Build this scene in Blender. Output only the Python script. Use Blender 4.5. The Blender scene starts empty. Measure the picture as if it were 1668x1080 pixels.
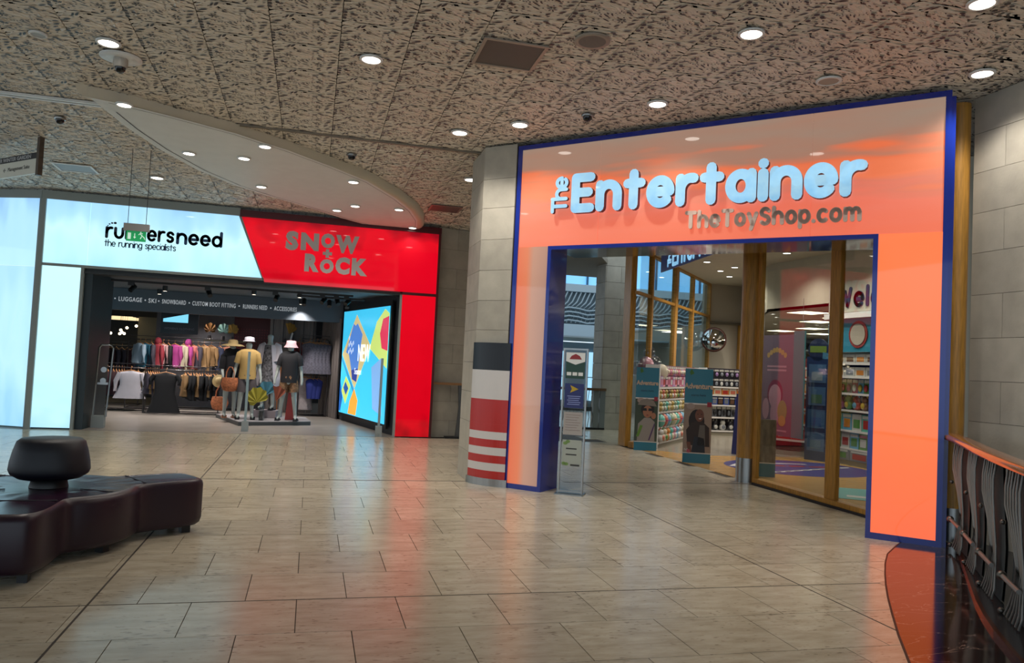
import bpy, bmesh, math, random
from mathutils import Matrix, Vector

# ------------------------------------------------------------------ scene, camera, light
SC = bpy.context.scene
COL = SC.collection
random.seed(7)
PI = math.pi

def _cam_matrix(pitch, roll, yaw, h):
    c, s = math.cos, math.sin
    Rz = Matrix(((c(yaw), -s(yaw), 0), (s(yaw), c(yaw), 0), (0, 0, 1)))
    M = Matrix(((1, 0, 0), (0, 0, -1), (0, 1, 0)))
    P = Matrix(((1, 0, 0), (0, c(pitch), s(pitch)), (0, -s(pitch), c(pitch))))
    Ro = Matrix(((c(roll), -s(roll), 0), (s(roll), c(roll), 0), (0, 0, 1)))
    R = Ro @ P @ M @ Rz
    B = Matrix((R[0], -R[1], -R[2])).transposed()
    m = B.to_4x4(); m.translation = (0, 0, h)
    return m

cam = bpy.data.cameras.new('camera')
cam_o = bpy.data.objects.new('camera', cam); COL.objects.link(cam_o)
cam.sensor_width = 36.0; cam.lens = 36.0 * 1254.0 / 1668.0
cam.clip_start = 0.05; cam.clip_end = 200
cam_o.matrix_world = _cam_matrix(.04294133, .04854372, .25326192, 1.5)
SC.camera = cam_o

W = bpy.data.worlds.new('sky'); SC.world = W; W.use_nodes = True
bg = W.node_tree.nodes['Background']
bg.inputs[0].default_value = (0.62, 0.73, 0.82, 1); bg.inputs[1].default_value = 1.5
SC.view_settings.view_transform = 'Standard'; SC.view_settings.look = 'None'
SC.view_settings.gamma = 1; SC.view_settings.use_curve_mapping = False
SC.view_settings.exposure = 0.0
DOWNLIGHT_W = 95.0      # concourse downlights
SHOP_W = 110.0           # shop ceiling lights

# ------------------------------------------------------------------ materials
def lin(c):
    if isinstance(c, str):
        c = tuple(int(c[i:i+2], 16) / 255 for i in (0, 2, 4))
        return tuple((v / 12.92 if v <= .04045 else ((v + .055) / 1.055) ** 2.4) for v in c)
    return tuple(c)

_M = {}
def mat(name, col, rough=.6, metal=0., emit=None, es=1., var=0., vscale=6., bump=0., bscale=30., coat=0., alpha=None, trans=0., stretch=None, rnd=0.):
    """a node material: base colour with procedural variation and fine relief"""
    if name in _M: return _M[name]
    m = bpy.data.materials.new(name); m.use_nodes = True
    nt = m.node_tree; N = nt.nodes; L = nt.links
    b = N['Principled BSDF']; c = lin(col)
    b.inputs['Base Color'].default_value = (*c, 1)
    b.inputs['Roughness'].default_value = rough; b.inputs['Metallic'].default_value = metal
    if coat: b.inputs['Coat Weight'].default_value = coat; b.inputs['Coat Roughness'].default_value = .04
    if trans: b.inputs['Transmission Weight'].default_value = trans
    if emit is not None:
        b.inputs['Emission Color'].default_value = (*lin(emit), 1); b.inputs['Emission Strength'].default_value = es
    tc = None
    def coords():
        tcn = N.new('ShaderNodeTexCoord'); mp = N.new('ShaderNodeMapping')
        L.new(tcn.outputs['Object'], mp.inputs[0])
        if stretch: mp.inputs['Scale'].default_value = stretch
        return mp.outputs[0]
    if var or bump: tc = coords()
    src = None
    if var:
        n = N.new('ShaderNodeTexNoise'); n.inputs['Scale'].default_value = vscale; n.inputs['Detail'].default_value = 5
        L.new(tc, n.inputs['Vector'])
        r = N.new('ShaderNodeValToRGB')
        r.color_ramp.elements[0].position = .3; r.color_ramp.elements[1].position = .7
        r.color_ramp.elements[0].color = (*[max(0, v * (1 - var)) for v in c], 1)
        r.color_ramp.elements[1].color = (*[min(1, v * (1 + var)) for v in c], 1)
        L.new(n.outputs['Fac'], r.inputs[0]); src = r.outputs[0]
    if rnd:
        oi = N.new('ShaderNodeObjectInfo'); mr = N.new('ShaderNodeMapRange')
        mr.inputs[3].default_value = 1 - rnd; mr.inputs[4].default_value = 1 + rnd
        L.new(oi.outputs['Random'], mr.inputs[0])
        mx = N.new('ShaderNodeVectorMath'); mx.operation = 'SCALE'
        if src is None: mx.inputs[0].default_value = c
        else: L.new(src, mx.inputs[0])
        L.new(mr.outputs[0], mx.inputs['Scale']); src = mx.outputs[0]
    if src is not None: L.new(src, b.inputs['Base Color'])
    if bump:
        n2 = N.new('ShaderNodeTexNoise'); n2.inputs['Scale'].default_value = bscale; n2.inputs['Detail'].default_value = 4
        L.new(tc, n2.inputs['Vector'])
        bp = N.new('ShaderNodeBump'); bp.inputs['Strength'].default_value = bump; bp.inputs['Distance'].default_value = .01
        L.new(n2.outputs['Fac'], bp.inputs['Height']); L.new(bp.outputs[0], b.inputs['Normal'])
    _M[name] = m
    return m

def ramp(nt, pts):
    r = nt.nodes.new('ShaderNodeValToRGB'); cr = r.color_ramp
    cr.elements[0].position = pts[0][0]; cr.elements[0].color = (*lin(pts[0][1]), 1)
    cr.elements[1].position = pts[-1][0]; cr.elements[1].color = (*lin(pts[-1][1]), 1)
    for p, c in pts[1:-1]:
        e = cr.elements.new(p); e.color = (*lin(c), 1)
    return r

def lightbox(name, pts, axis, lo, hi, es, nscale=(1, 1, 1), namt=.15, base='d8d8d8', nsc=2.0, rough=.03):
    """backlit acrylic: the glow runs along one local axis, unevenly as its tubes are"""
    m = bpy.data.materials.new(name); m.use_nodes = True
    nt = m.node_tree; N = nt.nodes; L = nt.links; b = N['Principled BSDF']
    tcn = N.new('ShaderNodeTexCoord'); sx = N.new('ShaderNodeSeparateXYZ'); L.new(tcn.outputs['Object'], sx.inputs[0])
    mr = N.new('ShaderNodeMapRange'); mr.inputs[1].default_value = lo; mr.inputs[2].default_value = hi
    L.new(sx.outputs[axis], mr.inputs[0])
    mp = N.new('ShaderNodeMapping'); mp.inputs['Scale'].default_value = nscale; L.new(tcn.outputs['Object'], mp.inputs[0])
    n = N.new('ShaderNodeTexNoise'); n.inputs['Scale'].default_value = nsc; n.inputs['Detail'].default_value = 2
    L.new(mp.outputs[0], n.inputs['Vector'])
    ma = N.new('ShaderNodeMath'); ma.operation = 'MULTIPLY_ADD'; ma.inputs[1].default_value = namt * 2
    L.new(n.outputs['Fac'], ma.inputs[0]); ma2 = N.new('ShaderNodeMath'); ma2.operation = 'SUBTRACT'; ma2.inputs[1].default_value = namt
    L.new(mr.outputs[0], ma.inputs[2]); L.new(ma.outputs[0], ma2.inputs[0])
    r = ramp(nt, pts); L.new(ma2.outputs[0], r.inputs[0])
    L.new(r.outputs[0], b.inputs['Emission Color']); b.inputs['Emission Strength'].default_value = es
    b.inputs['Base Color'].default_value = (*lin(base), 1); b.inputs['Roughness'].default_value = rough
    return m

def glass(name, tint=(.93, .97, .97), rough=.0, refl=.10):
    m = bpy.data.materials.new(name); m.use_nodes = True
    nt = m.node_tree; N = nt.nodes; L = nt.links
    out = N['Material Output']; N.remove(N['Principled BSDF'])
    t = N.new('ShaderNodeBsdfTransparent'); t.inputs[0].default_value = (*tint, 1)
    g = N.new('ShaderNodeBsdfGlossy'); g.inputs['Roughness'].default_value = rough; g.inputs[0].default_value = (1, 1, 1, 1)
    f = N.new('ShaderNodeLayerWeight'); f.inputs[0].default_value = .5      # Schlick: same on both faces of the sheet
    p5 = N.new('ShaderNodeMath'); p5.operation = 'POWER'; p5.inputs[1].default_value = 5
    L.new(f.outputs['Facing'], p5.inputs[0])
    a = N.new('ShaderNodeMath'); a.operation = 'MULTIPLY_ADD'; a.inputs[1].default_value = .8; a.inputs[2].default_value = refl*.4; a.use_clamp = True
    L.new(p5.outputs[0], a.inputs[0])
    mx = N.new('ShaderNodeMixShader'); L.new(a.outputs[0], mx.inputs[0]); L.new(t.outputs[0], mx.inputs[1]); L.new(g.outputs[0], mx.inputs[2])
    L.new(mx.outputs[0], out.inputs[0])
    return m

# ------------------------------------------------------------------ geometry helpers
class MB:
    def __init__(s): s.v = []; s.f = []; s.mi = []; s.sm = []
    def add(s, vs, fs, mi=0, smooth=False):
        o = len(s.v); s.v += [tuple(v) for v in vs]
        for f in fs: s.f.append(tuple(i + o for i in f)); s.mi.append(mi); s.sm.append(smooth)
        return s
    def box(s, x0, y0, z0, x1, y1, z1, mi=0):
        vs = [(x0,y0,z0),(x1,y0,z0),(x1,y1,z0),(x0,y1,z0),(x0,y0,z1),(x1,y0,z1),(x1,y1,z1),(x0,y1,z1)]
        return s.add(vs, [(3,2,1,0),(4,5,6,7),(0,1,5,4),(1,2,6,5),(2,3,7,6),(3,0,4,7)], mi)
    def prism(s, pts, z0, z1, mi=0, ms=None, axis=2):
        """polygon (ccw) extruded along local z (axis 2) or y (axis 1)"""
        n = len(pts); ms = mi if ms is None else ms
        if axis == 2: lo = [(p[0], p[1], z0) for p in pts]; hi = [(p[0], p[1], z1) for p in pts]
        elif axis == 1: lo = [(p[0], z0, p[1]) for p in pts]; hi = [(p[0], z1, p[1]) for p in pts]
        else: lo = [(z0, p[0], p[1]) for p in pts]; hi = [(z1, p[0], p[1]) for p in pts]
        o = len(s.v)
        s.add(lo + hi, [tuple(range(n - 1, -1, -1)), tuple(range(n, 2 * n))], mi)
        s.add(lo + hi, [(i, (i + 1) % n, n + (i + 1) % n, n + i) for i in range(n)], ms)
        return s
    def obox(s, a, b, w, h0, h1, mi=0):
        """wall between ground points a and b, thickness w (to the left of a->b)"""
        d = Vector((b[0]-a[0], b[1]-a[1])).normalized(); n = Vector((-d.y, d.x)) * w
        return s.prism([(a[0], a[1]), (b[0], b[1]), (b[0]+n.x, b[1]+n.y), (a[0]+n.x, a[1]+n.y)], h0, h1, mi)
    def rings(s, rs, cap=True, mi=0, smooth=True, closed=True):
        """loft through rings of equal point count"""
        n = len(rs[0]); o = len(s.v)
        vs = [p for r in rs for p in r]; fs = []
        for k in range(len(rs) - 1):
            for i in range(n if closed else n - 1):
                j = (i + 1) % n; fs.append((k*n+i, k*n+j, (k+1)*n+j, (k+1)*n+i))
        s.add(vs, fs, mi, smooth)
        if cap:
            s.add(rs[0], [tuple(range(n-1, -1, -1))], mi); s.add(rs[-1], [tuple(range(n))], mi)
        return s
    def tube(s, pts, r, n=8, mi=0, cap=True, flat=1.0):
        pts = [Vector(p) for p in pts]; rs = []
        rr = r if isinstance(r, (list, tuple)) else [r] * len(pts)
        up = Vector((0, 0, 1))
        for i, p in enumerate(pts):
            t = (pts[min(i+1, len(pts)-1)] - pts[max(i-1, 0)]).normalized()
            a = t.cross(up)
            if a.length < .05: a = t.cross(Vector((0, 1, 0)))
            a.normalize(); b = t.cross(a).normalized()
            rs.append([p + (a * math.cos(2*PI*k/n) + b * math.sin(2*PI*k/n) * flat) * rr[i] for k in range(n)])
        return s.rings([[tuple(q) for q in r_] for r_ in rs], cap, mi)
    def lathe(s, prof, c=(0, 0, 0), n=20, mi=0, smooth=True, cap=True):
        rs = [[(c[0] + r*math.cos(2*PI*k/n), c[1] + r*math.sin(2*PI*k/n), c[2] + z) for k in range(n)] for r, z in prof]
        return s.rings(rs, cap, mi, smooth)
    def blob(s, c, rx, ry, rz, n=10, m=6, mi=0):
        rs = []
        for i in range(m + 1):
            a = -PI/2 + PI * i / m; q = max(.02, math.cos(a)); z = math.sin(a)
            rs.append([(c[0]+rx*q*math.cos(2*PI*k/n), c[1]+ry*q*math.sin(2*PI*k/n), c[2]+rz*z) for k in range(n)])
        return s.rings(rs, True, mi)
    def disc(s, c, r, n=20, mi=0, ry=None, up=1):
        ry = r if ry is None else ry
        vs = [(c[0]+r*math.cos(2*PI*k/n), c[1]+ry*math.sin(2*PI*k/n), c[2]) for k in range(n)]
        return s.add(vs, [tuple(range(n)) if up > 0 else tuple(range(n-1, -1, -1))], mi)
    def xform(s, M):
        s.v = [tuple(M @ Vector(v)) for v in s.v]; return s
    def mesh(s, name, mats):
        me = bpy.data.meshes.new(name); me.from_pydata(s.v, [], s.f)
        for m in (mats if isinstance(mats, (list, tuple)) else [mats]): me.materials.append(m)
        me.polygons.foreach_set('material_index', s.mi); me.polygons.foreach_set('use_smooth', s.sm); me.update()
        return me
    def build(s, name, mats, parent=None, bevel=0.):
        o = bpy.data.objects.new(name, s.mesh(name, mats)); COL.objects.link(o)
        if parent is not None: o.parent = parent
        if bevel:
            b = o.modifiers.new('bevel', 'BEVEL'); b.width = bevel; b.segments = 2; b.limit_method = 'ANGLE'
        return o

def tag(o, label=None, cat=None, group=None, kind=None):
    if label: o['label'] = label
    if cat: o['category'] = cat
    if group: o['group'] = group
    if kind: o['kind'] = kind
    return o
def thing(name, label, cat, loc=(0, 0, 0), rz=0., group=None, M=None):
    o = bpy.data.objects.new(name, None); COL.objects.link(o); o.empty_display_size = .1
    if M is not None: o.matrix_world = M
    else: o.location = loc; o.rotation_euler = (0, 0, rz)
    return tag(o, label, cat, group)
def struct(name, mb, m, parent=None, bevel=0.):
    o = mb.build(name, m, parent, bevel); o['kind'] = 'structure'; return o
def frame(a, u, z=0.):
    """local x along u on the ground, local y up, local z out of the wall towards the viewer"""
    u = Vector((u[0], u[1], 0)).normalized(); up = Vector((0, 0, 1)); n = u.cross(up)
    M = Matrix((u, up, n)).transposed().to_4x4(); M.translation = (a[0], a[1], z); return M
def inst(me, name, parent=None, M=None, loc=None, rz=0.):
    o = bpy.data.objects.new(name, me); COL.objects.link(o)
    if parent is not None: o.parent = parent
    if M is not None: o.matrix_local = M
    elif loc is not None: o.location = loc; o.rotation_euler = (0, 0, rz)
    return o
KIDS = {}
def copy_tree(o, parent=None, **kw):
    c = o.copy(); COL.objects.link(c)
    if parent is not None: c.parent = parent
    for ch in list(o.children): copy_tree(ch, c)
    for k, v in kw.items():
        if k == 'loc': c.location = v
        elif k == 'rz': c.rotation_euler = (0, 0, v)
        elif k == 'sc': c.scale = v
        elif v is not None: c[k] = v
    return c
def spot(parent, loc, watts, col=(1, .93, .84), size=.06, cone=130, name='lamp'):
    l = bpy.data.lights.new(name, 'SPOT'); l.energy = watts; l.color = col; l.shadow_soft_size = size
    l.spot_size = math.radians(cone); l.spot_blend = .8
    o = bpy.data.objects.new(name, l); COL.objects.link(o); o.location = loc; o.parent = parent
    return o

# rounded stroke lettering ------------------------------------------------------
def _arc(cx, cy, rx, ry, a0, a1, n=12):
    return [(cx + rx*math.cos(math.radians(a0 + (a1-a0)*i/n)), cy + ry*math.sin(math.radians(a0 + (a1-a0)*i/n))) for i in range(n+1)]
_O = _arc(.45, .5, .45, .5, 0, 360, 20)
GL = {
 'n': (.9, [[(0,0),(0,1)], _arc(.45,.55,.45,.45,180,0) + [(.9,0)]]),
 'h': (.9, [[(0,0),(0,1.45)], _arc(.45,.55,.45,.45,180,0) + [(.9,0)]]),
 'm': (1.4, [[(0,0),(0,1)], _arc(.35,.6,.35,.4,180,0) + [(.7,0)], _arc(1.05,.6,.35,.4,180,0) + [(1.4,0)]]),
 'u': (.9, [[(0,1)] + _arc(.45,.45,.45,.45,180,360) + [(.9,1)]]),
 'r': (.6, [[(0,0),(0,1)], _arc(.48,.5,.48,.5,180,75,8)]),
 'a': (.9, [_O, [(.9,1),(.9,0)]]),
 'e': (.9, [[(.02,.5),(.88,.5)], _arc(.45,.5,.45,.5,0,315,18)]),
 't': (.66, [[(.3,1.38),(.3,0)], [(0,.96),(.66,.96)]]),
 'i': (.0, [[(0,0),(0,.95)], [(0,1.36),(0.001,1.36)]]),
 'l': (.0, [[(0,0),(0,1.45)]]),
 'o': (.9, [_O]), 'd': (.9, [_O, [(.9,1.45),(.9,0)]]),
 'c': (.8, [_arc(.45,.5,.45,.5,50,310,14)]),
 'p': (.9, [_O, [(0,1),(0,-.45)]]),
 'g': (.9, [_O, [(.9,1),(.9,-.05)] + _arc(.45,-.05,.45,.4,0,-150,8)]),
 's': (.7, [[(.68,.82)] + _arc(.35,.74,.31,.26,40,200,6) + [(.35,.5)] + _arc(.35,.26,.33,.26,60,-150,8)]),
 'y': (.85, [[(0,1),(.42,0)], [(.85,1),(.28,-.45)]]),
 'E': (.8, [[(.8,1.4),(0,1.4),(0,0),(.8,0)], [(0,.72),(.7,.72)]]),
 'T': (1.0, [[(0,1.4),(1,1.4)], [(.5,1.4),(.5,0)]]),
 'S': (.9, [[(.85,1.2)] + _arc(.45,1.05,.4,.35,50,210,7) + [(.45,.71)] + _arc(.45,.36,.43,.36,70,-145,9)]),
 'W': (1.4, [[(0,1.4),(.35,0),(.7,1.2),(1.05,0),(1.4,1.4)]]),
 '.': (.0, [[(0,.03),(0.001,.03)]]),
}
def stroke_letter(ch, sc, r, z0, z1, x=0., y=0., mi=0, ms=1, rot=False, wx=1.):
    mb = MB(); n = 10
    for st in GL[ch][1]:
        P = [((x - q[1]*sc, y + q[0]*sc*wx) if rot else (x + q[0]*sc*wx, y + q[1]*sc)) for q in st]
        for a, b in zip(P[:-1], P[1:]):
            d = math.atan2(b[1]-a[1], b[0]-a[0]); k = n // 2
            pts = [(b[0] + r*math.cos(d - PI/2 + PI*i/k), b[1] + r*math.sin(d - PI/2 + PI*i/k)) for i in range(k+1)]
            pts += [(a[0] + r*math.cos(d + PI/2 + PI*i/k), a[1] + r*math.sin(d + PI/2 + PI*i/k)) for i in range(k+1)]
            mb.prism(pts, z0, z1, mi, ms)
    return mb
def stroke_word(word, sc, r, x, y, z0, z1, mats, parent, gap=.42, name='letter', join=False, rot=False, fit=None, wx=1.):
    """fit: total width wanted"""
    adv = [(GL[c][0] if c != ' ' else .5)*wx for c in word]
    tot = sum(adv)*sc + (len(word)-1)*gap*sc
    if fit: gap = (fit - sum(adv)*sc) / ((len(word)-1)*sc)
    px = 0; J = MB()
    for c, a in zip(word, adv):
        if c != ' ':
            mb = stroke_letter(c, sc, r, z0, z1, x, y + px, rot=True, wx=wx) if rot else stroke_letter(c, sc, r, z0, z1, x + px, y, wx=wx)
            if join: J.add(mb.v, mb.f); J.mi[-len(mb.mi):] = mb.mi
            else: mb.build(name, mats, parent)
        px += (a + gap) * sc
    if join: return J.build('lettering', mats, parent)
def text(word, size, loc, parent, m, depth=.004, name='lettering', bold=0., sx=1., align='LEFT', M=None, spacing=1.):
    c = bpy.data.curves.new('t', 'FONT'); c.body = word; c.size = size; c.extrude = depth/2; c.offset = bold; c.align_x = align
    c.space_character = spacing; c.resolution_u = 3
    t = bpy.data.objects.new('t', c); COL.objects.link(t)
    dg = bpy.context.evaluated_depsgraph_get(); me = bpy.data.meshes.new_from_object(t.evaluated_get(dg))
    bpy.data.objects.remove(t)
    me.materials.clear(); me.materials.append(m)
    o = bpy.data.objects.new(name, me); COL.objects.link(o); o.parent = parent
    if M is not None: o.matrix_local = M @ Matrix.Diagonal((sx, 1, 1, 1))
    else: o.location = loc; o.scale = (sx, 1, 1)
    return o

# ------------------------------------------------------------------ shared materials
dark = mat('dark_paint', '17191b', .5)
black = mat('black_metal', '0d0e10', .45)
steel = mat('brushed_steel', '9a9c9c', .3, 1., var=.08, vscale=20, stretch=(1, 1, .1))
chrome = mat('chrome', 'd0d0d0', .08, 1.)
white_pl = mat('white_plastic', 'd9dad6', .4)
wood = mat('oak', 'a8792f', .42, var=.28, vscale=9, stretch=(6, 6, .5), bump=.1, bscale=40)
stone = mat('portland_stone', 'aaa496', .62, var=.10, vscale=5, bump=.12, bscale=45, rnd=.07)
navy = mat('navy_gloss', '122c8c', .2, coat=.4)
lamp_white = mat('lamp_diffuser', 'ffffff', .4, emit='fff6ea', es=9.)
cream = mat('cream_paint', 'b5ad99', .7, var=.04)
grout = mat('grout', '3a332b', .9)
# ------------------------------------------------------------------ SETTING: floor
def stone_floor_mat():
    m = bpy.data.materials.new('limestone_tile'); m.use_nodes = True
    nt = m.node_tree; N = nt.nodes; L = nt.links; b = N['Principled BSDF']
    geo = N.new('ShaderNodeNewGeometry')
    mp = N.new('ShaderNodeMapping'); mp.inputs['Scale'].default_value = (1.2, 4, 1); L.new(geo.outputs['Position'], mp.inputs[0])
    n1 = N.new('ShaderNodeTexNoise'); n1.inputs['Scale'].default_value = 3.0; n1.inputs['Detail'].default_value = 8; n1.inputs['Roughness'].default_value = .65
    L.new(mp.outputs[0], n1.inputs['Vector'])
    r1 = ramp(nt, [(.30, 'a09580'), (.5, 'b4aa95'), (.7, 'c2b9a5')]); L.new(n1.outputs['Fac'], r1.inputs[0])
    mp2 = N.new('ShaderNodeMapping'); mp2.inputs['Scale'].default_value = (16, 46, 1); L.new(geo.outputs['Position'], mp2.inputs[0])
    n2 = N.new('ShaderNodeTexNoise'); n2.inputs['Scale'].default_value = 1.0; n2.inputs['Detail'].default_value = 3
    L.new(mp2.outputs[0], n2.inputs['Vector'])
    n3 = N.new('ShaderNodeTexNoise'); n3.inputs['Scale'].default_value = 2.2; L.new(geo.outputs['Position'], n3.inputs['Vector'])
    ad = N.new('ShaderNodeMath'); ad.operation = 'MULTIPLY_ADD'; ad.inputs[1].default_value = .35
    L.new(n3.outputs['Fac'], ad.inputs[0]); L.new(n2.outputs['Fac'], ad.inputs[2])
    r2 = ramp(nt, [(.80, 'ffffff'), (.87, '7d6654')]); L.new(ad.outputs[0], r2.inputs[0])
    mx = N.new('ShaderNodeMix'); mx.data_type = 'RGBA'; mx.blend_type = 'MULTIPLY'; mx.inputs[0].default_value = .55
    L.new(r1.outputs[0], mx.inputs[6]); L.new(r2.outputs[0], mx.inputs[7])
    oi = N.new('ShaderNodeObjectInfo'); mr = N.new('ShaderNodeMapRange'); mr.inputs[3].default_value = .9; mr.inputs[4].default_value = 1.08
    L.new(oi.outputs['Random'], mr.inputs[0])
    vm = N.new('ShaderNodeVectorMath'); vm.operation = 'SCALE'; L.new(mx.outputs[2], vm.inputs[0]); L.new(mr.outputs[0], vm.inputs['Scale'])
    L.new(vm.outputs[0], b.inputs['Base Color'])
    b.inputs['Roughness'].default_value = .21; b.inputs['IOR'].default_value = 1.5
    bp = N.new('ShaderNodeBump'); bp.inputs['Strength'].default_value = .04; bp.inputs['Distance'].default_value = .004
    nb = N.new('ShaderNodeTexNoise'); nb.inputs['Scale'].default_value = 7; nb.inputs['Detail'].default_value = 2; L.new(geo.outputs['Position'], nb.inputs['Vector'])
    L.new(nb.outputs['Fac'], bp.inputs['Height']); L.new(bp.outputs[0], b.inputs['Normal'])
    return m
tile_m = stone_floor_mat()
floor = struct('floor', MB().box(-16, -6, -.12, 20, 34, -.008), grout)
TW, TD, TY0 = .6, .585, 4.357
def tile_mb(x0, y0, x1, y1):
    mb = MB(); g = .0026
    return mb.box(x0+g, y0+g, -.0079, x1-g, y1-g, 0)
_tile = MB().box(-TW/2+.0026, -TD/2+.0026, -.0079, TW/2-.0026, TD/2-.0026, 0).mesh('tile', tile_m)
spare = MB(); n_tiles = 0
def in_view(x, y, mrg=.35):
    # the wedge the photograph shows
    return y > 2.7 and -.40*y - .2 - mrg < x < .98*y + mrg
cells = []
for r in range(-16, 48):
    y = TY0 + (r + .5) * TD
    off = 0 if r % 2 == 0 else .3
    for k in range(-26, 33):
        x = off + (k + .5) * TW
        if abs(x) > 16: continue
        if x > 6.1 and y < 14.2: continue
        if y > 14.9 and x < 6.0: continue
        if y > 14.2 and x - 6.1 > (y - 14.0) * .9: continue
        cells.append((math.hypot(x, y), x, y))
cells.sort()
for d, x, y in cells:
    if in_view(x, y) and n_tiles < 290 and not (x > 5.0 and y < 6.0):
        o = inst(_tile, 'tile', floor, loc=(x, y, 0)); n_tiles += 1
    else: spare.box(x-TW/2+.0026, y-TD/2+.0026, -.0079, x+TW/2-.0026, y+TD/2-.0026, 0)
so = spare.build('tile_paving', tile_m, floor); so['kind'] = 'stuff'
# movement joints and the drain line across the concourse
struct('trim_1', MB().box(-1.168, 2.5, -.004, -1.156, 14.9, .0012), grout)
struct('trim_2', MB().box(3.530, 3.4, -.004, 3.540, 9.6, .0012), grout)
struct('trim_3', MB().box(-9, 9.610, -.004, 1.98, 9.632, .0015).box(3.3, 9.610, -.004, 6.05, 9.632, .0015), mat('drain_gap', '1f1b18', .6))
struct('trim_4', MB().box(-8, 4.936, -.004, 4.22, 4.944, .0012), grout)
# black marble strip with its kerb and plinth along the balustrade
marble = mat('black_marble', '120a09', .10, var=.5, vscale=3)
def marble_mat():
    m = marble; nt = m.node_tree; N = nt.nodes; L = nt.links; b = N['Principled BSDF']
    geo = N.new('ShaderNodeNewGeometry')
    mp = N.new('ShaderNodeMapping'); mp.inputs['Rotation'].default_value = (0, 0, .5); mp.inputs['Scale'].default_value = (1.5, 5, 1)
    L.new(geo.outputs['Position'], mp.inputs[0])
    n = N.new('ShaderNodeTexNoise'); n.inputs['Scale'].default_value = 1.1; n.inputs['Detail'].default_value = 5; n.inputs['Distortion'].default_value = .8
    L.new(mp.outputs[0], n.inputs['Vector'])
    r = ramp(nt, [(.494, '1a0d0b'), (.5, '8c7266'), (.506, '190d0b')]); b.inputs['IOR'].default_value = 1.85; L.new(n.outputs['Fac'], r.inputs[0])
    L.new(r.outputs[0], b.inputs['Base Color'])
marble_mat()
inner = [(5.78, 6.40), (5.34, 6.06), (4.98, 5.76), (4.71, 5.47), (4.46, 5.18), (4.22, 4.89), (3.99, 4.60), (3.77, 4.31), (3.48, 3.92), (3.20, 3.52), (2.6, 2.5), (2.0, 1.2)]
outer = [(6.02, 6.08), (5.66, 5.66), (5.285, 5.233), (4.91, 4.81), (4.54, 4.39), (4.32, 4.12), (4.11, 3.84), (3.84, 3.44), (3.60, 3.02), (3.36, 2.56), (3.0, 1.7), (2.6, .6)]
mbm = MB()
for i in range(len(inner)-1):
    a, b, c, d = inner[i], inner[i+1], outer[i+1], outer[i]
    mbm.prism([a, b, c, d], -.004, .004)
struct('floor_strip', mbm, marble)
mj = MB()
for i in range(len(inner)-1): mj.obox(inner[i], inner[i+1], .012, -.003, .0052)
struct('trim_5', mj, mat('brass_joint', '2a211b', .5, .5))
def off(pts, d):
    out = []
    for i, p in enumerate(pts):
        a = Vector(pts[max(i-1, 0)]); b = Vector(pts[min(i+1, len(pts)-1)]); t = (b-a).normalized(); out.append((p[0]-t.y*d, p[1]+t.x*d))
    return out
pl = MB(); o2 = off(outer, .75)
for i in range(len(outer)-1): pl.prism([outer[i], outer[i+1], o2[i+1], o2[i]], 0, .035)
struct('plinth', pl, mat('grey_granite', '25272a', .22, var=.15, vscale=30))
lip = MB(); o3 = off(outer, .02); o4 = off(outer, -.006)
for i in range(len(outer)-1): lip.prism([o4[i], o4[i+1], o3[i+1], o3[i]], .0, .036)
struct('trim_6', lip, mat('bronze_lip', '6a3a22', .25, .8))

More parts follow.
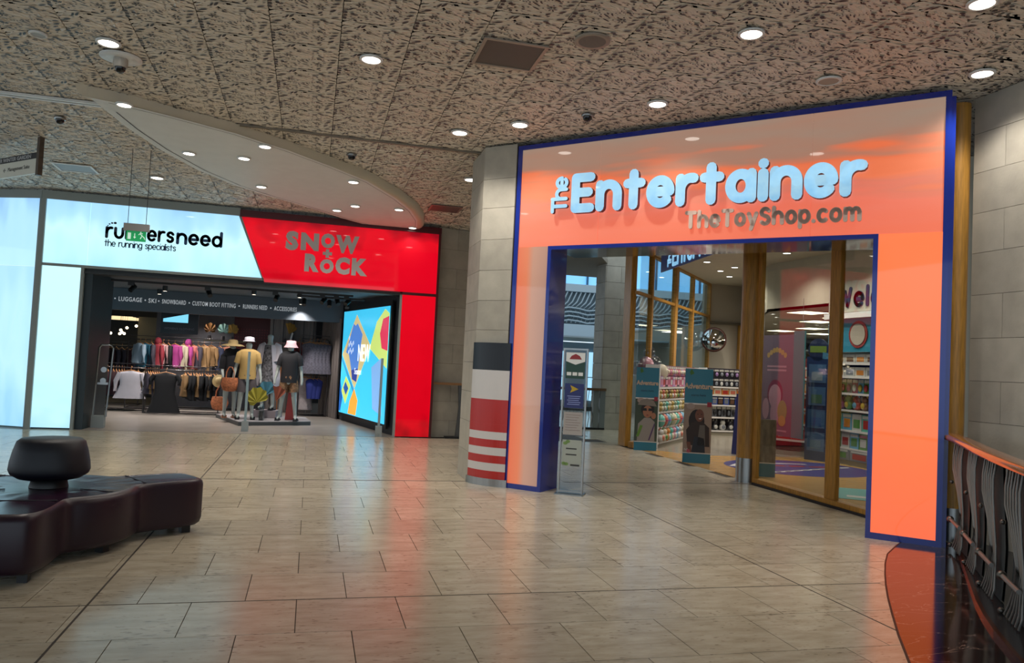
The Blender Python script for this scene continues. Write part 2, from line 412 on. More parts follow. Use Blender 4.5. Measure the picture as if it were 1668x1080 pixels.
# ------------------------------------------------------------------ SETTING: ceiling of pressed leaf panels
def zc(y): return 4.46 - .02*y
SL = -math.atan(.02)
ceiling = struct('ceiling', MB().add([(-16, -4, zc(-4)+.06), (16, -4, zc(-4)+.06), (16, 16.2, zc(16.2)+.06), (-16, 16.2, zc(16.2)+.06)], [(0, 1, 2, 3)]), mat('ceiling_void', '140f0c', .9))
leaf_m = mat('pressed_leaf', 'dbd1c1', .36, var=.07, vscale=10, bump=.08, bscale=50, rnd=.04)
leaf_m2 = mat('pressed_leaf_pale', 'd8ccba', .34, var=.08, vscale=14, rnd=.05)
knot_shade_m = mat('panel_knot_shade', '1a1516', .5)  # dark knots, also the shade painted in for cut-outs
PW, PD = .594, .612
def leaf_panel(seed, n=300, seg=3):
    rnd = random.Random(seed); mb = MB(); hx, hy = PW/2-.003, PD/2-.002
    def cl(x, y): return max(-hx, min(hx, x)), max(-hy, min(hy, y))
    def leaf(x, y, a, ln, w, cv, z, mi):
        vs = []; fs = []
        for i in range(seg + 1):
            t = i/seg; s_ = (t-.5)*ln; wd = w*math.sin(PI*(.08+.84*t))*.5
            aa = a + cv*(t-.5); cx = x + math.cos(aa)*s_; cy = y + math.sin(aa)*s_
            nx, ny = -math.sin(aa)*wd, math.cos(aa)*wd
            p0 = cl(cx-nx, cy-ny); p1 = cl(cx, cy); p2 = cl(cx+nx, cy+ny)
            vs += [(*p0, z+.002), (*p1, z-.0025), (*p2, z+.0015)]
        for i in range(seg):
            k = i*3; fs += [(k, k+3, k+4, k+1), (k+1, k+4, k+5, k+2)]
        mb.add(vs, fs, mi)
    holes = [(-hx+.06, -.02, .05, .03), (.02, .10, .05, .02), (.14, -.05, .05, .018), (-.12, -.18, .06, .018), (.2, .2, .05, .016), (-.05, -.05, .04, .014)]
    for k in range(n):
        x = rnd.uniform(-hx, hx); y = rnd.uniform(-hy, hy)
        flow = .35*math.sin(x*9 + 1.3) + .25*math.sin(y*13 + 2)
        a = flow + rnd.uniform(-.28, .28)
        if any(abs(x-h[0]) < h[2] and abs(y-h[1]) < h[3]*1.4 for h in holes): continue
        leaf(x, y, a, rnd.uniform(.12, .26), rnd.uniform(.03, .055), rnd.uniform(-1.0, 1.0), rnd.uniform(0, .010), 0)
    for (cx, cy, R, m) in ((-.20, .16, .045, 7), (.16, -.16, .05, 7), (.24, .05, .035, 6)):      # flower heads
        for k in range(m): leaf(cx + R*math.cos(k*2*PI/m)*.7, cy + R*math.sin(k*2*PI/m)*.7, k*2*PI/m, R*1.3, R*.7, .3, -.004, 1)
    def shade_slot(x, y, a, ln, w):  # flat dark patch on the leaves, paints the shade inside a cut-out
        c, s_ = math.cos(a), math.sin(a); q = [(-ln/2, 0), (-ln*.2, -w/2), (ln*.25, -w*.45), (ln/2, 0), (ln*.2, w*.4), (-ln*.25, w/2)]
        mb.add([(*cl(x+c*u-s_*v, y+s_*u+c*v), -.0062) for u, v in q], [(5, 4, 3, 2, 1, 0)], 2)
    put = []
    for k in range(900):
        if len(put) > 74: break
        x = rnd.uniform(-hx+.02, hx-.02); y = rnd.uniform(-hy+.012, hy-.012)
        if any(abs(x-a_)*.55 + abs(y-b_) < .034 for a_, b_ in put): continue
        fl_ = .55*math.sin(x*11 + 1.3 + y*4) + .35*math.sin(y*13 + 2); put.append((x, y)); big = rnd.random() < .3
        shade_slot(x, y, fl_ + rnd.uniform(-.5, .5), rnd.uniform(.05, .085) if big else rnd.uniform(.016, .042), rnd.uniform(.014, .026) if big else rnd.uniform(.008, .016))
    for (cx, cy) in ((.12, .12), (-.16, -.03)):                                               # rosettes of dark patches, painted shade of piercings
        for k in range(6): shade_slot(cx+.028*math.cos(k*PI/3), cy+.028*math.sin(k*PI/3), k*PI/3, .034, .013)
    for k in range(16):                                                                       # seed chain
        t = k/15; x = -.24+.40*t; y = .02+.05*math.sin(t*5); mb.disc((x, y, -.007), .008, 5, 2, up=-1)
    for (x, y, r) in ((-hx+.012, .22, .022), (-hx+.018, .16, .018), (-hx+.012, .11, .024), (-hx+.075, .13, .02), (-hx+.03, .06, .012), (-hx+.10, .235, .016), (-hx+.15, .225, .012)):
        mb.disc((x, y, -.012), r, 6, 2, up=-1)
    return mb
pm = [leaf_panel(s).mesh('leaf_panel', [leaf_m, leaf_m2, knot_shade_m]) for s in (3, 3)]
JX = -1.098
pc = []
for i in range(-20, 22):
    x = JX + (i+.5)*PW
    for j in range(-14, 22):
        y = 6.57 + (j+.5)*PD
        if y < -3.5 or y > 15.9 or abs(x) > 11: continue
        vis = y > 3.5 and -.40*y-.5 < x < .98*y+.5
        pc.append((0 if vis else 1, math.hypot(x, y), x, y))
pc.sort(); rest = MB(); low = leaf_panel(3, 200, 2); npn = 0
for q, d, x, y in pc:
    M = Matrix.Translation((x, y, zc(y))) @ Matrix.Rotation(SL, 4, 'X')
    if q == 0 and npn < 295: inst(pm[0], 'leaf_panel', ceiling, M=M); npn += 1
    elif q == 0 or y > 0:
        o = len(rest.v); rest.add([tuple(M @ Vector(v)) for v in low.v], low.f); rest.mi[-len(low.mi):] = low.mi
ro = rest.build('leaf_panelling', [leaf_m, leaf_m2, knot_shade_m], ceiling); ro['kind'] = 'stuff'
struct('trim_7', MB().add([(-1.0, 9.80, zc(9.8)-.03), (2.1, 9.86, zc(9.8)-.03), (2.1, 9.93, zc(9.9)-.012), (-1.0, 9.87, zc(9.9)-.012)], [(0, 3, 2, 1)]).box(-1.0, 9.8, 4.235, 2.1, 9.83, 4.26), mat('beige_metal', '7c7262', .5))
struct('trim_8', MB().box(-9, 9.62, 4.235, -2.3, 9.66, 4.262).box(-9, 9.70, 4.235, -2.3, 9.74, 4.262), white_pl)
struct('trim_9', MB().box(-9, 9.66, 4.25, -2.3, 9.70, 4.262), black)
# crescent soffit in front of the left shop
def so_z(y): return 4.33 - .02*y
ftop = [(-2.60, 9.05), (-2.30, 9.15), (-2.08, 9.25), (-1.74, 9.45), (-1.10, 9.77), (-.80, 10.02), (-.51, 10.24), (.08, 10.81), (.65, 11.36), (1.23, 12.29), (1.63, 13.16), (1.86, 14.0), (1.97, 14.82)]
fbot = [(-2.50, 9.08), (-2.27, 9.14), (-2.02, 9.25), (-1.68, 9.42), (-1.03, 9.80), (-.74, 10.05), (-.45, 10.27), (.12, 10.86), (.66, 11.48), (1.17, 12.40), (1.52, 13.22), (1.74, 14.0), (1.84, 14.82)]
far = [(-2.46, 9.12), (-2.40, 9.5), (-2.30, 10.1), (-2.10, 10.9), (-1.75, 11.85), (-1.32, 12.6), (-.90, 13.1), (-.47, 13.5), (.0, 14.0), (.40, 14.45), (.66, 14.70), (.80, 14.82), (.90, 14.83)]
sf = MB(); n = len(fbot)
vs = [(x, y, so_z(y)) for x, y in fbot] + [(x, y, so_z(y)) for x, y in far]
sf.add(vs, [(i, n+i, n+i+1, i+1) for i in range(n-1)])
so_ = struct('ceiling_soffit', sf, mat('white_render', 'd6d8d4', .55, var=.03)); 
fa = MB(); rs = []
for k in range(7):
    t = k/6; a = t*PI/2; w = 1-math.cos(a); rs.append([((x0*(1-w)+x1*w), (y0*(1-w)+y1*w), zc(y0)*(1-math.sin(a)) + so_z(y1)*math.sin(a)) for (x0, y0), (x1, y1) in zip(ftop, fbot)])
fa.rings(rs, False, closed=False); fasc = fa.build('fascia', mat('cream_fascia', 'cdc3ad', .5), so_); fasc['label'] = 'rounded cream front edge of the soffit'
fb = MB(); fb.rings([[(x, y, so_z(y)) for x, y in far], [(x-.01, y+.02, zc(y)) for x, y in far]], False, closed=False); fb.build('rear_edge', mat('white_render2', 'd0d2ce', .6), so_)
gl_ = MB(); g2 = [(x*.985+.0+.035*(1 if i > 2 else .2), y-.0) for i, (x, y) in enumerate(far)]
for i in range(1, n-1):
    a, b = far[i], far[i+1]; gl_.add([(a[0]+.10, a[1], so_z(a[1])-.002), (b[0]+.10, b[1], so_z(b[1])-.002), (b[0]+.115, b[1], so_z(b[1])-.002), (a[0]+.115, a[1], so_z(a[1])-.002)], [(0, 1, 2, 3), (3, 2, 1, 0)])
gl_.build('shadow_gap', dark, so_)
g3 = MB()
for i in range(1, n-1):
    a, b = fbot[i], fbot[i+1]; w_ = .05
    g3.add([(a[0]-w_*.6, a[1]+w_, so_z(a[1])-.002), (b[0]-w_*.6, b[1]+w_, so_z(b[1])-.002), (b[0]-w_*.6-.006, b[1]+w_+.010, so_z(b[1])-.002), (a[0]-w_*.6-.006, a[1]+w_+.010, so_z(a[1])-.002)], [(0, 1, 2, 3), (3, 2, 1, 0)])
g3.build('front_groove', mat('groove_grey', '6b655c', .6), so_)

# ceiling fittings -----------------------------------------------------------------
def downlight(x, y, z, r, label, group, lit=True, watts=None, tilt=True):
    t = thing('downlight', label, 'light', (x, y, z), group=group)
    if tilt: t.rotation_euler = (SL, 0, 0)
    MB().lathe([(r*1.28, 0), (r*1.28, -.012), (r*1.02, -.016), (r*1.0, -.004)], n=22).build('trim_ring', white_pl, t)
    MB().disc((0, 0, -.010), r, 20, up=-1).build('diffuser', lamp_white if lit else mat('unlit_diffuser', '9a9184', .4), t)
    if lit: spot(t, (0, 0, -.03), watts or DOWNLIGHT_W)
    return t
CL = [(-1.978, 7.749, 'downlight beside the white ceiling camera at upper left'), (.386, 7.257, 'downlight alone in the middle of the leaf ceiling'), (3.372, 5.598, 'large bright downlight at the top edge above the orange fascia'),
      (5.717, 5.591, 'downlight near the stone wall at the right'), (3.353, 7.343, 'downlight just above the orange fascia, left of its middle'), (1.578, 9.074, 'left one of two close downlights before the stone column'),
      (2.18, 8.521, 'right one of two close downlights before the stone column'), (2.148, 11.185, 'downlight beside the top of the stone column'), (-2.522, 13.144, 'downlight above the white shop sign'), (4.674, 4.586, 'downlight cut by the top edge of the picture at right')]
for x, y, l in CL: downlight(x, y, zc(y)-.012, .085, l, 'round downlights in the leaf ceiling')
downlight(-2.569, 7.778, zc(7.778)-.012, .06, 'small unlit ceiling ring at upper left', None, lit=False)
downlight(4.575, 6.209, zc(6.209)-.012, .09, 'blank round cover plate above the orange fascia', None, lit=False)
SLT = [(202,177), (308,249), (397,257), (432,240), (426,300), (576,294), (579,330), (549,336), (650,336), (670,368)]
SXY = [(-2.14, 9.17), (-1.73, 10.95), (-1.03, 10.90), (-.72, 10.2), (-.90, 12.50), (.457, 11.58), (.576, 13.25), (.29, 13.75), (1.31, 13.2), (1.74, 14.72)]
SN = ['at the sharp left tip', 'near its back edge, second from the left tip', 'third from the left tip', 'close behind the curved front, left half', 'at the back edge above the red sign corner',
      'behind the curved front, middle', 'middle of the right half', 'at the back edge, right half', 'near the rounded right end', 'at the far right end by the red sign']
for (x, y), l in zip(SXY, SN): downlight(x, y, so_z(y)-.004, .07, 'small downlight in the white crescent soffit, ' + l, 'downlights in the crescent soffit', watts=DOWNLIGHT_W*.6)
def dome_camera(x, y, label, plate=False):
    t = thing('dome_camera', label, 'camera', (x, y, zc(y)-.01))
    if plate: MB().lathe([(.19, .0), (.19, -.012), (.07, -.016)], n=28).build('mounting_plate', white_pl, t)
    h = .10 if plate else .03
    MB().lathe([(.065, 0), (.068, -h*.6), (.06, -h)], n=20).build('housing', mat('camera_shell', 'a9a296', .4) if plate else steel, t)
    MB().lathe([(.05, -h), (.046, -h-.025), (.03, -h-.045), (.004, -h-.052)], n=18).build('dome', mat('smoked_dome', '0c0c0e', .06), t)
dome_camera(-1.949, 8.10, 'white ceiling camera with dark dome on a round plate', True)
dome_camera(-3.128, 10.4, 'small dark ceiling dome camera above the hanging wayfinding sign')
dome_camera(.374, 10.56, 'small ceiling dome camera in front of the crescent soffit')
dome_camera(2.79, 7.926, 'small ceiling dome camera just left of the orange fascia top')
t = thing('round_speaker', 'flush round grey ceiling speaker grille near the square grille', 'speaker', (2.189, 6.179, zc(6.179)-.01)); t.rotation_euler = (SL, 0, 0)
MB().lathe([(.155, 0), (.155, -.012), (.12, -.014)], n=30).build('bezel', mat('speaker_bezel', '97897a', .5), t)
MB().disc((0, 0, -.0145), .118, 28, up=-1).build('grille', mat('grille_grey', '6d675e', .6, bump=.5, bscale=400), t)
def square_panel(x0, y0, x1, y1, label, m, fm):
    xc, yc = (x0+x1)/2, (y0+y1)/2
    t = thing('ceiling_grille', label, 'grille', (xc, yc, zc(yc)-.012)); t.rotation_euler = (SL, 0, 0)
    a, b = (x1-x0)/2, (y1-y0)/2
    fr = MB(); w = .03
    for q in ((-a, -b, a, -b+w), (-a, b-w, a, b), (-a, -b+w, -a+w, b-w), (a-w, -b+w, a, b-w)): fr.box(q[0], q[1], -.012, q[2], q[3], .0)
    fr.build('grille_frame', fm, t); MB().box(-a+w, -b+w, -.006, a-w, b-w, 0).build('perforated_sheet', m, t)
square_panel(1.291, 6.42, 1.876, 7.0, 'square grey perforated grille in the leaf ceiling near the top centre', mat('perforated', '5d574d', .55, bump=.6, bscale=500), mat('grille_frame', '9b8d7e', .4))
square_panel(-3.94, 12.8, -3.38, 13.29, 'square pale grille with white frame above the white shop sign', mat('perforated2', '8f9296', .5), white_pl)
square_panel(1.85, 13.08, 2.40, 13.56, 'square grille by the right end of the crescent soffit', mat('perforated3', '5d4a45', .5), mat('grille_frame2', '8b6d63', .4))

# ------------------------------------------------------------------ SETTING: stone walls and column
def block_wall(name, a, b, z_lines, splits, thick=.06, core=.14, first=0):
    """stone courses on the wall face a->b (viewer on the right hand of a->b); one object per block"""
    u = Vector((b[0]-a[0], b[1]-a[1])); Lw = u.length
    M = frame(a, u)
    base = MB().box(0, 0, -core, Lw, z_lines[-1], -.012); base.xform(M)
    w = struct(name, base, grout)
    for r in range(len(z_lines)-1):
        z0, z1 = z_lines[r], z_lines[r+1]
        sp = [0] + [s for s in splits[(r+first) % len(splits)] if .05 < s < Lw-.05] + [Lw]
        for s0, s1 in zip(sp[:-1], sp[1:]):
            g = .004; mb = MB().box(s0+g*.5, z0+g*.5, -.0115, s1-g*.5, z1-g*.5, .0 + random.uniform(-.001, .001))
            mb.xform(M); mb.build('stone_block', stone, w)
    return w
ZL = [0, .37, .77, 1.17, 1.56, 1.97, 2.39, 2.80, 3.19, 3.59, 3.98, 4.36]
ZR = [0, .37, .77, 1.17, 1.56, 1.97, 2.39, 2.80, 3.19, 3.59, 3.98, 4.34]
block_wall('wall_right', (6.2, 6.14), (6.2, -1.0), ZR, [[.80, 1.6, 2.4, 3.2, 4.0, 4.8, 5.6, 6.4], [.36, 1.16, 1.96, 2.76, 3.56, 4.36, 5.16, 5.96]], first=0)
ZM = [0, .33, .71, 1.07, 1.46, 1.84, 2.21, 2.58, 2.95, 3.35, 3.73, 4.15]
block_wall('wall_middle', (2.31, 15.05), (2.99, 15.2), ZM, [[.42], []])
struct('wall_middle_return', MB().box(2.99, 15.2, 0, 3.02, 15.9, 4.15), stone)
# stone column: face towards the concourse set at 45 degrees like the shopfront
ZCL = [0, .37, .75, 1.13, 1.51, 1.92, 2.29, 2.67, 3.06, 3.46, 3.83, 4.25]
colm = thing('stone_column', 'pale stone block column between the red shop and the orange shopfront', 'column', (0, 0, 0)); colm['kind'] = 'structure'
core = MB().prism([(2.012, 9.53), (2.335, 9.21), (3.0, 9.85), (3.0, 10.29), (2.012, 10.29)], 0, 4.24)
core.build('core', grout, colm)
for r in range(len(ZCL)-1):
    z0, z1 = ZCL[r]+.002, ZCL[r+1]-.002
    MB().prism([(2.0, 9.525), (2.008, 9.517), (2.332, 9.193), (2.345, 9.206), (2.02, 9.54), (2.012, 10.3), (2.0, 10.3)], z0, z1).build('stone_block', stone, colm)
struct('wall_left', MB().obox((-12.5, 18.4), (-6.6, 15.80), .15, 0, 4.1), stone)
# curved steel skirting and the plain banded wrap board in front of the column
cc = (2.62, 9.75); R0 = .66
def arcpts(R, a0, a1, n): return [(cc[0]+R*math.cos(math.radians(a0+(a1-a0)*i/n)), cc[1]+R*math.sin(math.radians(a0+(a1-a0)*i/n))) for i in range(n+1)]
def curved(z0, z1, R, th, a0=196, a1=247, n=14):
    mb = MB(); A = arcpts(R, a0, a1, n); B = arcpts(R-th, a0, a1, n)
    rs = [[(*p, z0), (*p, z1), (*q, z1), (*q, z0)] for p, q in zip(A, B)]
    return mb.rings(rs, True, smooth=False)
wrap = thing('column_wrap_board', 'curved board in plain black, white and red bands wrapped round the stone column foot', 'board', (0, 0, 0))
red_g = mat('red_gloss', 'b3231b', .3); white_g = mat('white_gloss', 'cfcac6', .3); blk_g = mat('black_gloss', '14161c', .35)
curved(0, .09, R0+.01, .03, 194, 249).build('steel_skirting', steel, wrap)
curved(1.42, 1.76, R0, .012).build('black_band', blk_g, wrap)
curved(1.06, 1.42, R0, .012).build('white_band', white_g, wrap)
curved(.76, 1.06, R0, .012).build('red_band', red_g, wrap)
zz = .09
for k in range(7):
    curved(zz, zz+.0955, R0, .012).build('white_band' if k % 2 else 'red_band', white_g if k % 2 else red_g, wrap); zz += .0957
# right of the shopfront: oak post and corner
t = thing('oak_corner_post', 'dark oak post between the orange pier and the stone wall', 'post', (6.12, 6.24, 0))
MB().lathe([(.10, .0), (.10, 4.30)], n=20).build('post', wood, t)
MB().lathe([(.104, .0), (.104, .32)], n=20).build('steel_foot', steel, t)
t = thing('black_floor_box', 'small black box on the floor behind the orange pier foot', 'box', (6.02, 6.34, 0))
MB().box(-.09, -.07, 0, .09, .07, .42).build('body', black, t, .01); MB().box(-.07, -.08, .30, .07, -.07, .38).build('lid', steel, t)
# ------------------------------------------------------------------ ORANGE SHOPFRONT
U = Vector((3.27, -3.15)).normalized(); A0 = (2.43, 9.12)
FM = frame(A0, U)
front = thing('orange_shopfront', 'large illuminated orange shopfront portal with navy edging and raised pale lettering', 'shopfront', M=FM)
S0, S1, O0, O1, HO = -.10, 4.585, .415, 3.94, 2.905
def top_z(s): return 4.215 + .085*(s - S0)/(S1 - S0)
org_f = lightbox('orange_fascia_acrylic', [(.0, 'fa6a4a'), (.30, 'f9745c'), (.42, 'e8765f'), (.5, 'fb7848'), (.62, 'f5703f'), (.74, 'a87c68'), (1., '9a8676')], 1, 2.92, 4.25, .78, (.5, 3.2, 1), .30, '8c6a5a', 1.6)
org_l = lightbox('orange_pier_acrylic_left', [(.0, 'ff6a35'), (.30, 'f97f4c'), (.48, 'cf9c84'), (1., 'ad8a7c')], 0, -.05, .42, .62, (.2, .5, 1), .04, '806458', 1.2)
org_r = lightbox('orange_pier_acrylic_right', [(.0, 'ff6f45'), (.5, 'ff7a44'), (1., 'ff8050')], 1, 0, 2.9, .95, (1, .5, 1), .4, '803c24', 1.2)
def fpanel(s0, s1, m):
    mb = MB(); g = .002
    mb.prism([(s0+g, HO+.045), (s1-g, HO+.045), (s1-g, top_z(s1)-.055), (s0+g, top_z(s0)-.055)], -.03, 0)
    return mb.build('fascia_panel', m, front)
for a, b in ((S0+.055, 1.005), (1.005, 3.35), (3.35, S1-.05)): fpanel(a, b, org_f)
MB().box(S0+.055, .06, -.03, O0-.045, HO+.043, 0).build('left_pier_panel', org_l, front)
MB().box(O1+.045, .06, -.03, S1-.05, HO+.043, 0).build('right_pier_panel', org_r, front)
# navy edging, outer and round the opening
e = MB().prism([(S0, top_z(S0)-.055), (S1, top_z(S1)-.055), (S1, top_z(S1)), (S0, top_z(S0))], -.09, .012); e.build('top_edging', navy, front)
MB().box(S0, 0, -.09, S0+.055, 4.16, .012).build('left_edging', navy, front)
MB().box(S1-.05, 0, -.16, S1, 4.245, .012).build('right_edging', navy, front)
MB().box(S1, 0, -.16, S1+.035, 4.25, -.03).build('side_return', navy, front)
MB().box(S0, 0, -.09, O0, .06, .012).build('left_foot_edging', navy, front)
MB().box(O1, 0, -.09, S1-.05, .06, .012).build('right_foot_edging', navy, front)
MB().box(O0-.045, .06, -.06, O0, HO+.045, .012).build('opening_edging', navy, front)
MB().box(O1, .06, -.06, O1+.045, HO+.045, .012).build('opening_edging', navy, front)
MB().box(O0, HO, -.06, O1, HO+.045, .012).build('opening_edging', navy, front)
MB().box(O0-.05, 0, -.44, O0, HO, -.06).build('left_reveal', navy, front)
MB().box(O1, 0, -.30, O1+.05, HO, -.06).build('right_reveal', navy, front)
MB().box(O0, HO-.0, -.68, O1, HO+.03, -.06).build('mirror_soffit', mat('mirror_soffit', 'a8a0a0', .06, 1.), front)
MB().box(S0, HO+.04, -.68, S1, 4.15, -.09).build('backing', mat('sign_back', '2b2b2d', .7), front)
MB().box(S0, 0, -.30, O0-.05, HO+.04, -.09).build('backing', mat('sign_back', '2b2b2d', .7), front)
MB().box(O1+.05, 0, -.30, S1, HO+.04, -.16).build('backing', mat('sign_back', '2b2b2d', .7), front)
let_m = lightbox('letter_acrylic', [(0, '8fcdf5'), (.5, 'b5e6ff'), (1, 'a5dcff')], 1, 3.2, 3.9, .74, (3, 3, 1), .5, '6a8290', 3)
let_s = mat('letter_side', '4a1a30', .4)
stroke_word('Entertainer', .258, .055, .745, 3.37, .030, .10, [let_m, let_s], front, fit=3.08, wx=.93)
stroke_word('The', .125, .022, .615, 3.35, .035, .08, [let_m, let_s], front, rot=True, fit=.40)
gl = mat('grey_letter', 'e0c4b4', .5); gls = mat('grey_letter_side', 'b39a90', .5)
stroke_word('TheToyShop.com', .112, .021, 2.07, 3.10, .012, .03, [gl, gls], front, fit=1.74, name='small_letter', wx=.82)

# door glazing on the shop line x = 6.1: oak posts, sill, glass leaves
def post_box(name, label, x0, y0, x1, y1, z1, steel_foot=0.):
    t = thing(name, label, 'post', ((x0+x1)/2, (y0+y1)/2, 0)); a, b = (x1-x0)/2, (y1-y0)/2
    MB().box(-a, -b, steel_foot, a, b, z1).build('post', wood, t, .01)
    if steel_foot: MB().box(-a-.004, -b-.004, 0, a+.004, b+.004, steel_foot).build('steel_foot', steel, t)
    return t
t = thing('oak_round_post', 'thick round oak post with steel foot at the middle of the toy shop doorway', 'post', (6.1, 9.83, 0))
MB().lathe([(.155, .34), (.155, 3.88)], n=26).build('post', wood, t); MB().lathe([(.158, 0), (.158, .34)], n=26).build('steel_foot', steel, t)
post_box('oak_door_post', 'slim oak door jamb fixed beside the thick round oak post', 6.05, 9.55, 6.12, 9.63, 3.36)
post_box('oak_mullion', 'oak mullion between the two glass panes at the right of the doorway', 6.07, 7.90, 6.14, 8.09, 3.36)
post_box('oak_end_post', 'oak post at the far left corner of the toy shop glazing', 6.06, 14.15, 6.18, 14.5, 3.88)
t = thing('glass_pane', 'large clear glass pane between the round oak post and the oak mullion', 'glass', (6.1, 8.82, 0))
gls_m = glass('shop_glass', (.94, .97, .95), 0, .10)
MB().box(-.006, -.72, .09, .006, .73, 3.3).build('pane', gls_m, t); MB().box(-.03, -.72, 3.3, .03, .73, 3.36).build('head_rail', wood, t)
t = thing('glass_pane', 'narrow glass pane at the far right beside the navy reveal', 'glass', (6.1, 7.5, 0))
MB().box(-.006, -.6, .09, .006, .37, 3.3).build('pane', gls_m, t)
sl = thing('oak_sill', 'low oak sill under the toy shop glass panes', 'sill', (6.1, 8.2, 0))
MB().box(-.07, -1.3, .02, .07, 1.36, .085).build('rail', wood, sl); MB().box(-.09, -1.3, 0, -.07, 1.36, .03).build('track', dark, sl)

# toy-shop side glazing running back at an angle
L0 = Vector((6.15, 14.0)); LU = Vector((10.0-6.15, 18.3-14.0)).normalized()
GMx = frame(L0, LU)
gz = thing('angled_glazing', 'tall oak framed glazed wall running back behind the toy displays', 'glazing', M=GMx); gz['kind'] = 'structure'
for s, w in ((.83, .10), (2.66, .20), (4.2, .12), (6.02, .17)): MB().box(s-w/2, 0, -.05, s+w/2, 3.9, .05).build('mullion', wood, gz)
MB().box(-.1, 3.0, -.035, 6.02, 3.06, .035).build('transom', wood, gz); MB().box(-.1, 3.86, -.05, 6.02, 3.92, .05).build('head', wood, gz)
MB().box(-.1, 0, -.05, 6.02, .12, .05).build('sill', wood, gz)
gg = glass('side_glass', (.80, .90, .92), 0, .12)
xs = [.05, .83, 2.66, 4.2, 6.02]
for a, b in zip(xs[:-1], xs[1:]):
    MB().box(a+.05, .12, -.005, b-.06, 3.0, .005).build('pane', gg, gz); MB().box(a+.05, 3.06, -.005, b-.06, 3.86, .005).build('pane', gg, gz)

# ------------------------------------------------------------------ LEFT SHOPFRONT
LM = frame((0, 14.9), (1, 0))
lf = thing('twin_shopfront', 'illuminated shopfront, white lightboxes on the left and red on the right', 'shopfront', M=LM)
wl = lightbox('white_lightbox', [(.0, 'a9e6fb'), (.45, 'c4f4fb'), (.62, 'a8def8'), (1., '8cc4f5')], 1, 2.6, 4.4, 1.08, (1.4, .6, 1), .6, '8a9498', 1.3)
wl2 = lightbox('white_lightbox_pier', [(.0, '8fcdf2'), (.35, 'b9edfb'), (1., 'c6f4fb')], 1, -.6, 2.9, 1.06, (.8, 1.2, 1), .5, '8a9498', 1.4)
rl = lightbox('red_lightbox', [(.0, 'c80016'), (.30, 'ee0020'), (.75, 'f40722'), (1., '9c0a1c')], 1, 2.5, 4.12, .86, (1.1, 1.2, 1), .5, '50080e', 1.3)
rl2 = lightbox('red_lightbox_pier', [(.0, '9c0010'), (.25, 'e2001a'), (1., 'f40420')], 1, -.3, 2.6, .86, (1.1, .9, 1), .5, '50080e', 1.6)
trimg = mat('pale_grey_trim', '8d938f', .45); trimd = mat('dark_trim', '23282a', .5)
MB().box(-4.585, 2.875, -.05, -3.895, 3.985, 0).build('white_fascia_panel', wl, lf)
MB().prism([(-3.89, 2.875), (-.965, 2.875), (-1.43, 3.985), (-3.89, 3.985)], -.05, 0).build('white_fascia_panel', wl, lf)
MB().box(-4.585, .03, -.05, -3.975, 2.825, 0).build('white_pier_panel', wl2, lf)
MB().prism([(-.915, 2.80), (2.285, 2.80), (2.285, 3.975), (-1.38, 3.975)], -.05, .005).build('red_fascia_panel', rl, lf)
MB().box(1.635, .02, -.05, 2.285, 2.745, .005).build('red_pier_panel', rl2, lf)
MB().box(-4.66, 3.985, -.05, -1.41, 4.13, .03).build('grey_top_trim', trimg, lf)
MB().box(-4.66, 0, -.05, -4.59, 3.985, .03).build('grey_corner_trim', trimg, lf)
MB().box(-4.59, 2.825, -.05, -.93, 2.873, .02).build('grey_rail_trim', trimg, lf)
MB().box(-3.975, 0, -.05, -3.925, 2.825, .02).build('grey_pier_trim', trimg, lf)
MB().prism([(-.965, 2.873), (-.915, 2.80), (-1.38, 3.975), (-1.43, 3.985)][::1], -.05, .02).build('slanted_divider', trimg, lf)
MB().box(-1.41, 3.975, -.05, 2.33, 4.10, .05).build('red_top_trim', mat('dark_red_trim', '4d0a12', .4), lf)
MB().box(2.285, 0, -.05, 2.33, 3.975, .03).build('red_edge_trim', mat('dark_red_trim', '4d0a12', .4), lf)
MB().box(1.59, 2.745, -.05, 2.285, 2.80, .02).build('red_rail_trim', mat('dark_red_trim', '4d0a12', .4), lf)
MB().box(-.93, 2.775, -.1, 1.63, 2.80, .02).build('red_rail_trim', mat('dark_red_trim', '4d0a12', .4), lf)
MB().box(1.59, 0, -.05, 1.635, 2.745, .01).build('light_edge', trimg, lf)
MB().box(-4.66, 2.75, -.35, 1.63, 4.05, -.055).build('backing', trimd, lf)
MB().box(-4.66, 0, -.35, -3.93, 2.75, -.055).build('backing', trimd, lf); MB().box(1.63, 0, -.35, 2.33, 4.05, -.055).build('backing', trimd, lf)
MB().box(-3.93, 2.735, -.36, 1.6, 2.775, .0).build('dark_lintel', trimd, lf)
# angled left wing of the white front
LM2 = frame((-6.55, 15.75), (1.9, -.83))
lw = thing('white_wing_lightbox', 'tall white lightbox wall angled back at the far left edge', 'sign', M=LM2)
MB().box(.0, .03, -.05, 2.02, 2.80, 0).build('lower_panel', lightbox('wing_box', [(0, '8fd0f5'), (.5, 'b8ecfb'), (1, 'a5dcf8')], 1, -.3, 3, 1.0, (2.2, .5, 1), .8, '8a9498', 1.2), lw)
MB().box(.0, 2.81, -.05, 2.02, 3.99, 0).build('upper_panel', lightbox('wing_box2', [(0, 'b8ecfb'), (.6, 'b0e4fb'), (1, '8fc4f2')], 1, 2.7, 4.1, 1.0, (2.2, .5, 1), .8, '8a9498', 1.2), lw)
MB().box(.0, 3.99, -.05, 2.06, 4.13, .03).build('top_trim', trimg, lw); MB().box(2.02, 0, -.05, 2.07, 4.0, .02).build('edge_trim', trimg, lw)
